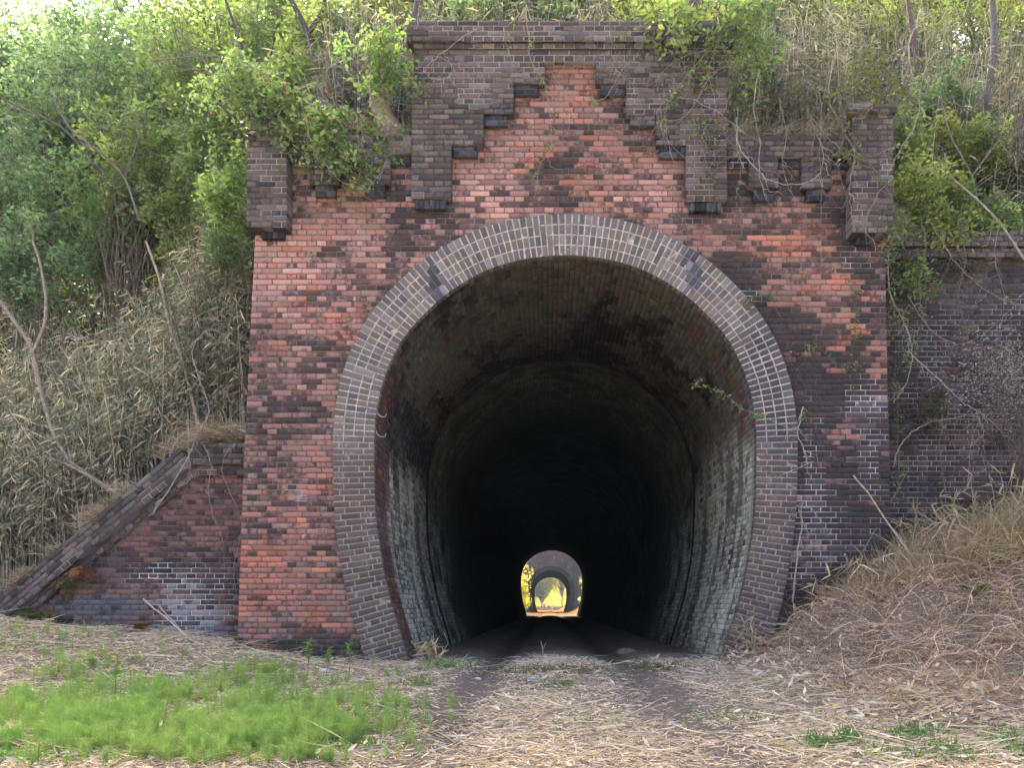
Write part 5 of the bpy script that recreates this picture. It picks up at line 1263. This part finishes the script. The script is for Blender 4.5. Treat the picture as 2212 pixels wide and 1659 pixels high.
RD = [(1952, 1090, .25, .85, "dry reed with drooping leaves at the portal's lower right corner"), (1985, 1080, .3, .75, "pale dry reed just right of the portal's corner"), (2045, 1060, .25, .7, "dry reed standing before the sooty wall, third from the portal"), (2100, 1060, .2, .8, "dry reed standing before the sooty wall, fourth from the portal"),
      (2150, 1050, .1, .95, "tall dry reed near the right edge of the photo"), (2195, 1060, .0, .9, "dry reed cut by the right edge of the photo"), (1700, 1330, -.3, .42, "short dry reed at the ring's right foot"), (1640, 1400, -.5, .34, "smallest dry reed inside the ring's right foot"), (1850, 1260, -.2, .45, "dry reed on the mound under the dark brick corner"), (1780, 1290, -.25, .4, "dry reed on the mound nearest the ring"), (2080, 1200, -.5, .6, "dry reed in the middle of the mound"), (930, 1440, -.3, .3, "dry twig tuft at the ring's left foot")]
for i, (px, py, Yv, h, lb) in enumerate(RD):
    r = np.random.RandomState(40 + i); b = P(px, py, Yv); b[2] = ground_h(b[0], b[1]); t = thing("dry_reed", lb, "reed", "dry reeds by the walls", tuple(float(q) for q in b)); g = Geo(); gl = Geo()
    for q in range(3 + i % 3):
        top = b + np.array([r.normal() * .14, -.1 * r.rand(), h * (.6 + .5 * r.rand())]); p = wander(b + r.normal(size=3) * np.array([.05, .03, 0]), top, r, 7, .04); tube(g, p, np.linspace(.007, .003, 7), (0.40, .31, .19), 4)
        for w in range(9):
            o = p[r.randint(2, 7)]; dd = rdir(1, r, .2); blades(gl, o[None], dd, .13 + .12 * r.rand(), .016 + .012 * r.rand(), np.array((0.55, .43, .26)) * (.7 + .4 * r.rand()), r, np.array([.16]), 4)
    adopt(g.build("stems", M_BARK), t); adopt(gl.build("leaves", M_DRY), t)
# fallen canes
for i, (a, b, rad, lb) in enumerate([((-30, 1332, -.3), (255, 1310, -.1), .013, "long pale cane lying in front of the wing wall"), ((-40, 1368, -1.0), (210, 1352, -1.1), .011, "fallen cane at the far left above the horsetails"),
        ((310, 1295, .3), (402, 1375, -.5), .012, "broken cane leaning towards the ground before the wing wall"), ((345, 1310, .2), (408, 1380, -.5), .009, "thin split cane beside the broken leaning one"),
        ((520, 1392, -.3), (790, 1452, -1.2), .012, "cane lying along the portal's left foot"), ((1070, 1508, -2.2), (1260, 1498, -2.1), .010, "pale cane lying across the left wheel track"),
        ((1830, 1010, .1), (2020, 1300, -.9), .010, "straight pale cane leaning on the wall above the right mound"), ((1850, 1215, -.1), (1960, 1020, .2), .012, "grey stick standing at the portal's lower right corner"),
        ((2075, 1385, -1.6), (2060, 1440, -1.8), .02, "short dark stick standing in the right mound"), ((1900, 1560, -3.2), (2080, 1545, -3.0), .010, "pale cane on the ground right of the wheel tracks"),
        ((1780, 1478, -2.0), (1930, 1462, -1.9), .008, "thin cane lying at the foot of the right mound"), ((960, 1655, -4.6), (1120, 1632, -4.4), .009, "crooked twig at the bottom edge of the photo")]):
    r = np.random.RandomState(i); A = P(*a); B = P(*b)
    for Q_ in (A, B):
        hz = float(ground_h(Q_[0], Q_[1])) + rad
        if Q_[2] < hz or (i not in (2, 3, 6, 7, 8)): Q_[2] = hz + .015
    pts = wander(A, B, r, 9, .015); 
    if i not in (2, 3, 6, 7, 8): pts[:, 2] = ground_h(pts[:, 0], pts[:, 1]) + rad + .02
    g = Geo(); tube(g, pts, np.linspace(rad, rad * .6, 9), (0.16, .12, .11) if i in (7, 8) else (0.46, .37, .25), 6)
    tag(g.build("fallen_cane", M_BARK), lb, "cane", "fallen canes and sticks")
# stones
r = np.random.RandomState(5)
for i, (px, py, s, lb, c) in enumerate([(1155, 1470, .07, "grey stone between the wheel tracks near the tunnel mouth", (.3, .3, .32)), (1350, 1412, .15, "flat brown stone just inside the tunnel on the right", (.22, .16, .12)), (1900, 1425, .13, "bluish grey lump on the right mound", (.3, .32, .36)),
                                     (1032, 1468, .04, "tiny pale pebble in the left wheel track", (.5, .42, .33)), (505, 1640 - 240, .09, "dark stone at the portal's left corner", (.12, .1, .1)), (1820, 1600 - 60, .05, "small pale pebble right of the wheel tracks", (.55, .5, .45)), (700, 1452, .06, "light blue-grey pebble before the portal's left foot", (.5, .55, .6))]):
    X, Y = px_to_ground(np.array([px]), np.array([py])); b = np.array([X[0], Y[0], float(ground_h(X, Y)[0])])
    th = np.linspace(0, np.pi, 7); ph = np.linspace(0, 2 * np.pi, 13); V = np.array([[math.sin(a) * math.cos(q) * (1 + .25 * math.sin(3 * q + i)), .7 * math.sin(a) * math.sin(q), .5 * math.cos(a) * (1 + .15 * math.cos(2 * q))] for a in th for q in ph]) * s + b
    k = np.arange(6)[:, None] * 13 + np.arange(12)[None]; F = np.stack([k, k + 13, k + 14, k + 1], -1).reshape(-1, 4)
    g = Geo(); g.add(V, F, c); tag(g.build("stone", M_BARK), lb, "stone", "loose stones")
# pale dead bush by the right wall
shrub("dead_bush", "pale grey dried bush against the retaining wall at the right edge", "bush", (6.2, .2, 1.6), P(2170, 810, .1), (.55, .25, .55), .035, 'dull', 40, 1, 930, trunk_r=.012)
r = np.random.RandomState(9); g = Geo(); c0 = P(2170, 810, .1); pp = c0 + r.normal(size=(2600, 3)) * np.array([.33, .12, .3]); leaves(g, pp, .035, (.42, .38, .38), r, .35)
db = [o for o in bpy.data.objects if o.name.startswith("dead_bush")][0]; adopt(g.build("dry_leaves", M_DRY), db)

# ================================================================== THE GAP, THE PEOPLE AND THE FAR TREES
for i, (x, y, z, rx, rz, pal_, lb) in enumerate([(-2.75, 60, 2.6, 1.45, 2.6, 'sun', "sunlit bush crowding the gap between the tunnels, left side"), (-3.3, 66, 5.2, 1.5, 2.0, 'sun', "upper sunlit branch left above the far tunnel face"), (-2.8, 74, 1.6, .9, 1.5, 'sun', "smaller sunlit bush beside the far arch's left foot"),
                                                 (3.9, 72, 3.2, .9, 1.2, 'sun', "sunlit twig bush right of the far arch"), (3.7, 68, 1.2, .7, .8, 'yellow', "low bush at the right foot of the far tunnel face")]):
    shrub("bush", lb, "bush", (x - (0.6 if x < 0 else -.6), y, -.1), (x, y, z), (rx, 1.0, rz), .2, pal_, 30, 2600, 950 + i, trunk_r=.04, group="bushes between the two tunnels")
for i, (x, y, z, rx, rz, pal_, lb) in enumerate([(-8, 198, 7.5, 6, 6, 'sun', "yellow-green tree behind the walkers, left"), (-2.5, 200, 8, 5.5, 6, 'sun', "largest yellow-green tree behind the walkers"), (10.5, 199, 7, 6, 5, 'sun', "pale tree behind the walkers, right"),
                                                 (-14, 204, 12, 7, 8, 'sun', "tall tree at the back left beyond both tunnels"), (15, 206, 13, 7, 8, 'sun', "tall tree at the back right beyond both tunnels"), (3, 208, 17, 8, 6, 'sun', "highest tree crown far beyond both tunnels")]):
    shrub("far_tree", lb, "tree", (x, y, -.3), (x, y, z), (rx, 3, rz), .6, pal_, 60, 7500, 970 + i, trunk_r=.2, group="sunlit trees beyond both tunnels", spread=.3)
g = Geo(); r = np.random.RandomState(4); n = 9000; X = -14 + 28 * r.rand(n); Y = 188 + 14 * r.rand(n)
blades(g, np.stack([X, Y, np.full(n, -.45)], 1), np.stack([r.normal(size=n) * .3, r.normal(size=n) * .3, np.ones(n)], 1), .6 + 1.3 * r.rand(n), .12, np.array([(0.30, .19, .10), (.26, .21, .07), (.22, .14, .08)])[r.randint(0, 3, n)], r, .3, 2)
o = g.build("tall_dry_grass", M_DRY); o['kind'] = 'stuff'

def skin_mesh(name, chains, mat, parent, sub=1):
    """chains: list of (list of (x,y,z,r)); chains share their first vertex with an earlier one when the points coincide"""
    me = bpy.data.meshes.new(name); V, E, Rr, idx = [], [], [], {}
    for ch in chains:
        prev = None
        for x, y, z, rad in ch:
            key = (round(x, 4), round(y, 4), round(z, 4))
            if key not in idx: idx[key] = len(V); V.append((x, y, z)); Rr.append(rad)
            if prev is not None and prev != idx[key]: E.append((prev, idx[key]))
            prev = idx[key]
    me.from_pydata(V, E, []); o = bpy.data.objects.new(name, me); C.objects.link(o)
    md = o.modifiers.new("skin", 'SKIN'); md.use_smooth_shade = True
    for i, v in enumerate(me.skin_vertices[0].data): v.radius = (Rr[i], Rr[i]); v.use_root = (i == 0)
    s = o.modifiers.new("sub", 'SUBSURF'); s.levels = sub; s.render_levels = sub
    me.materials.append(mat); o.parent = parent; return o
def flat_mat(name, col, rough=.8):
    m, nt, out = newmat(name); bs = N(nt, "ShaderNodeBsdfPrincipled"); bs.inputs['Roughness'].default_value = rough
    tc = N(nt, "ShaderNodeTexCoord"); n = noise(nt, tc.outputs['Object'], 18, 3)
    c = mix(nt, ramp(nt, n.outputs[0], .3, .7).outputs[0], tuple(q * .85 for q in col) + (1,), tuple(col) + (1,))
    nt.links.new(c, bs.inputs['Base Color']); nt.links.new(bs.outputs[0], out.inputs[0]); return m
SKIN = flat_mat("skin", (0.5, 0.3, 0.22)); HAIR = flat_mat("hair", (0.03, 0.025, 0.02))
def person(px, Yv, jacket, trousers, hat, h, label, step, face=0):
    x = PX(px, Yv); z = float(ground_h(np.array([x]), np.array([Yv]))[0]); t = thing("person", label, "person", "three walkers beyond the far tunnel", (x, Yv, z)); k = h / 1.7
    def S(L): return [(a * k, b * k, c * k, d * k) for a, b, c, d in L]
    hip = (0, 0, .92, .115)
    ch = [S([hip, (0, -.01, 1.12, .12), (0, -.01, 1.36, .125), (0, -.005, 1.46, .06), (0, -.01, 1.53, .07), (0, -.015, 1.60, .095), (0, -.01, 1.68, .065)]),
          S([(0, -.015, 1.60, .095), (0, -.115, 1.585, .016)])]
    arms, legs = [], []
    for s in (-1, 1):
        sw = s * step
        wrist = (s * .27, -.02 - sw * .5, .90, .026)
        arms.append(S([(0, -.01, 1.36, .125), (s * .17, -.01, 1.37, .06), (s * .23, .02 + sw * .1, 1.12, .042), wrist]))
        leg = S([hip, (s * .09, 0, .86, .095), (s * .10, -.05 + sw * .4, .50, .06), (s * .10, sw, .09, .036), (s * .10, sw - .13, .035, .032)]); legs.append(leg)
        ch.append(arms[-1]); ch.append(leg)
        palm = (s * .272, -.03 - sw * .5, .835, .030); ch.append(S([wrist, palm]))
        for q, (dy, l) in enumerate([(-.03, .065), (-.01, .075), (.01, .07), (.03, .055)]):
            ch.append(S([palm, (s * .274, -.03 + dy - sw * .5, .80, .010), (s * .268, -.03 + dy - sw * .5, .80 - l * .5, .009), (s * .256, -.03 + dy - sw * .5, .80 - l, .008)]))
        ch.append(S([palm, (s * .262, -.07 - sw * .5, .83, .011), (s * .258, -.085 - sw * .5, .80, .009)]))
    skin_mesh("body", ch, SKIN, t)
    def fat(L, e): return [(a, b, c, d + e) for a, b, c, d in L]
    skin_mesh("jacket", [fat(S([(0, 0, .88, .13), (0, -.01, 1.12, .12), (0, -.01, 1.36, .125), (0, -.01, 1.44, .07)]), .035)] + [fat(a, .022) for a in [S([(0, -.01, 1.36, .125)]) + A[1:] for A in arms]], jacket, t)
    skin_mesh("trousers", [fat(L[:4], .022) for L in legs], trousers, t)
    skin_mesh("hat" if hat else "hair", [S([(0, .012, 1.63, .10), (0, .01, 1.70, .075)])], hat or HAIR, t)
    t.rotation_euler = (0, 0, face)
person(1176, 172, flat_mat("red_cloth", (0.60, 0.045, 0.05)), flat_mat("dark_cloth", (0.05, 0.05, 0.07)), None, 1.68, "walker in a red jacket, leftmost of the three beyond the far tunnel", .18, 3.1)
person(1184.5, 175, flat_mat("yellow_cloth", (0.65, 0.55, 0.10)), flat_mat("grey_cloth", (0.12, 0.12, 0.12)), None, 1.75, "walker in a yellow jacket, middle of the three beyond the far tunnel", .14, 3.3)
person(1193, 172, flat_mat("pink_cloth", (0.70, 0.42, 0.46)), flat_mat("pale_cloth", (0.40, 0.36, 0.36)), flat_mat("white_cloth", (0.75, 0.75, 0.75)), 1.65, "walker in pale pink with a white hat, rightmost of the three beyond the far tunnel", .2, 3.0)

# ---- thin air over the valley
hz = Geo(); hz.box((-60, -14, -4.2), (60, 215, 45), (1, 1, 1)); hm, hnt, hout = newmat("haze")
pv_ = N(hnt, "ShaderNodeVolumePrincipled"); pv_.inputs['Color'].default_value = (0.62, 0.82, 1.0, 1); pv_.inputs['Density'].default_value = HAZE; pv_.inputs['Anisotropy'].default_value = 0.3
hnt.links.new(pv_.outputs[0], hout.inputs['Volume']); ho = hz.build("haze", hm); ho['kind'] = 'stuff'
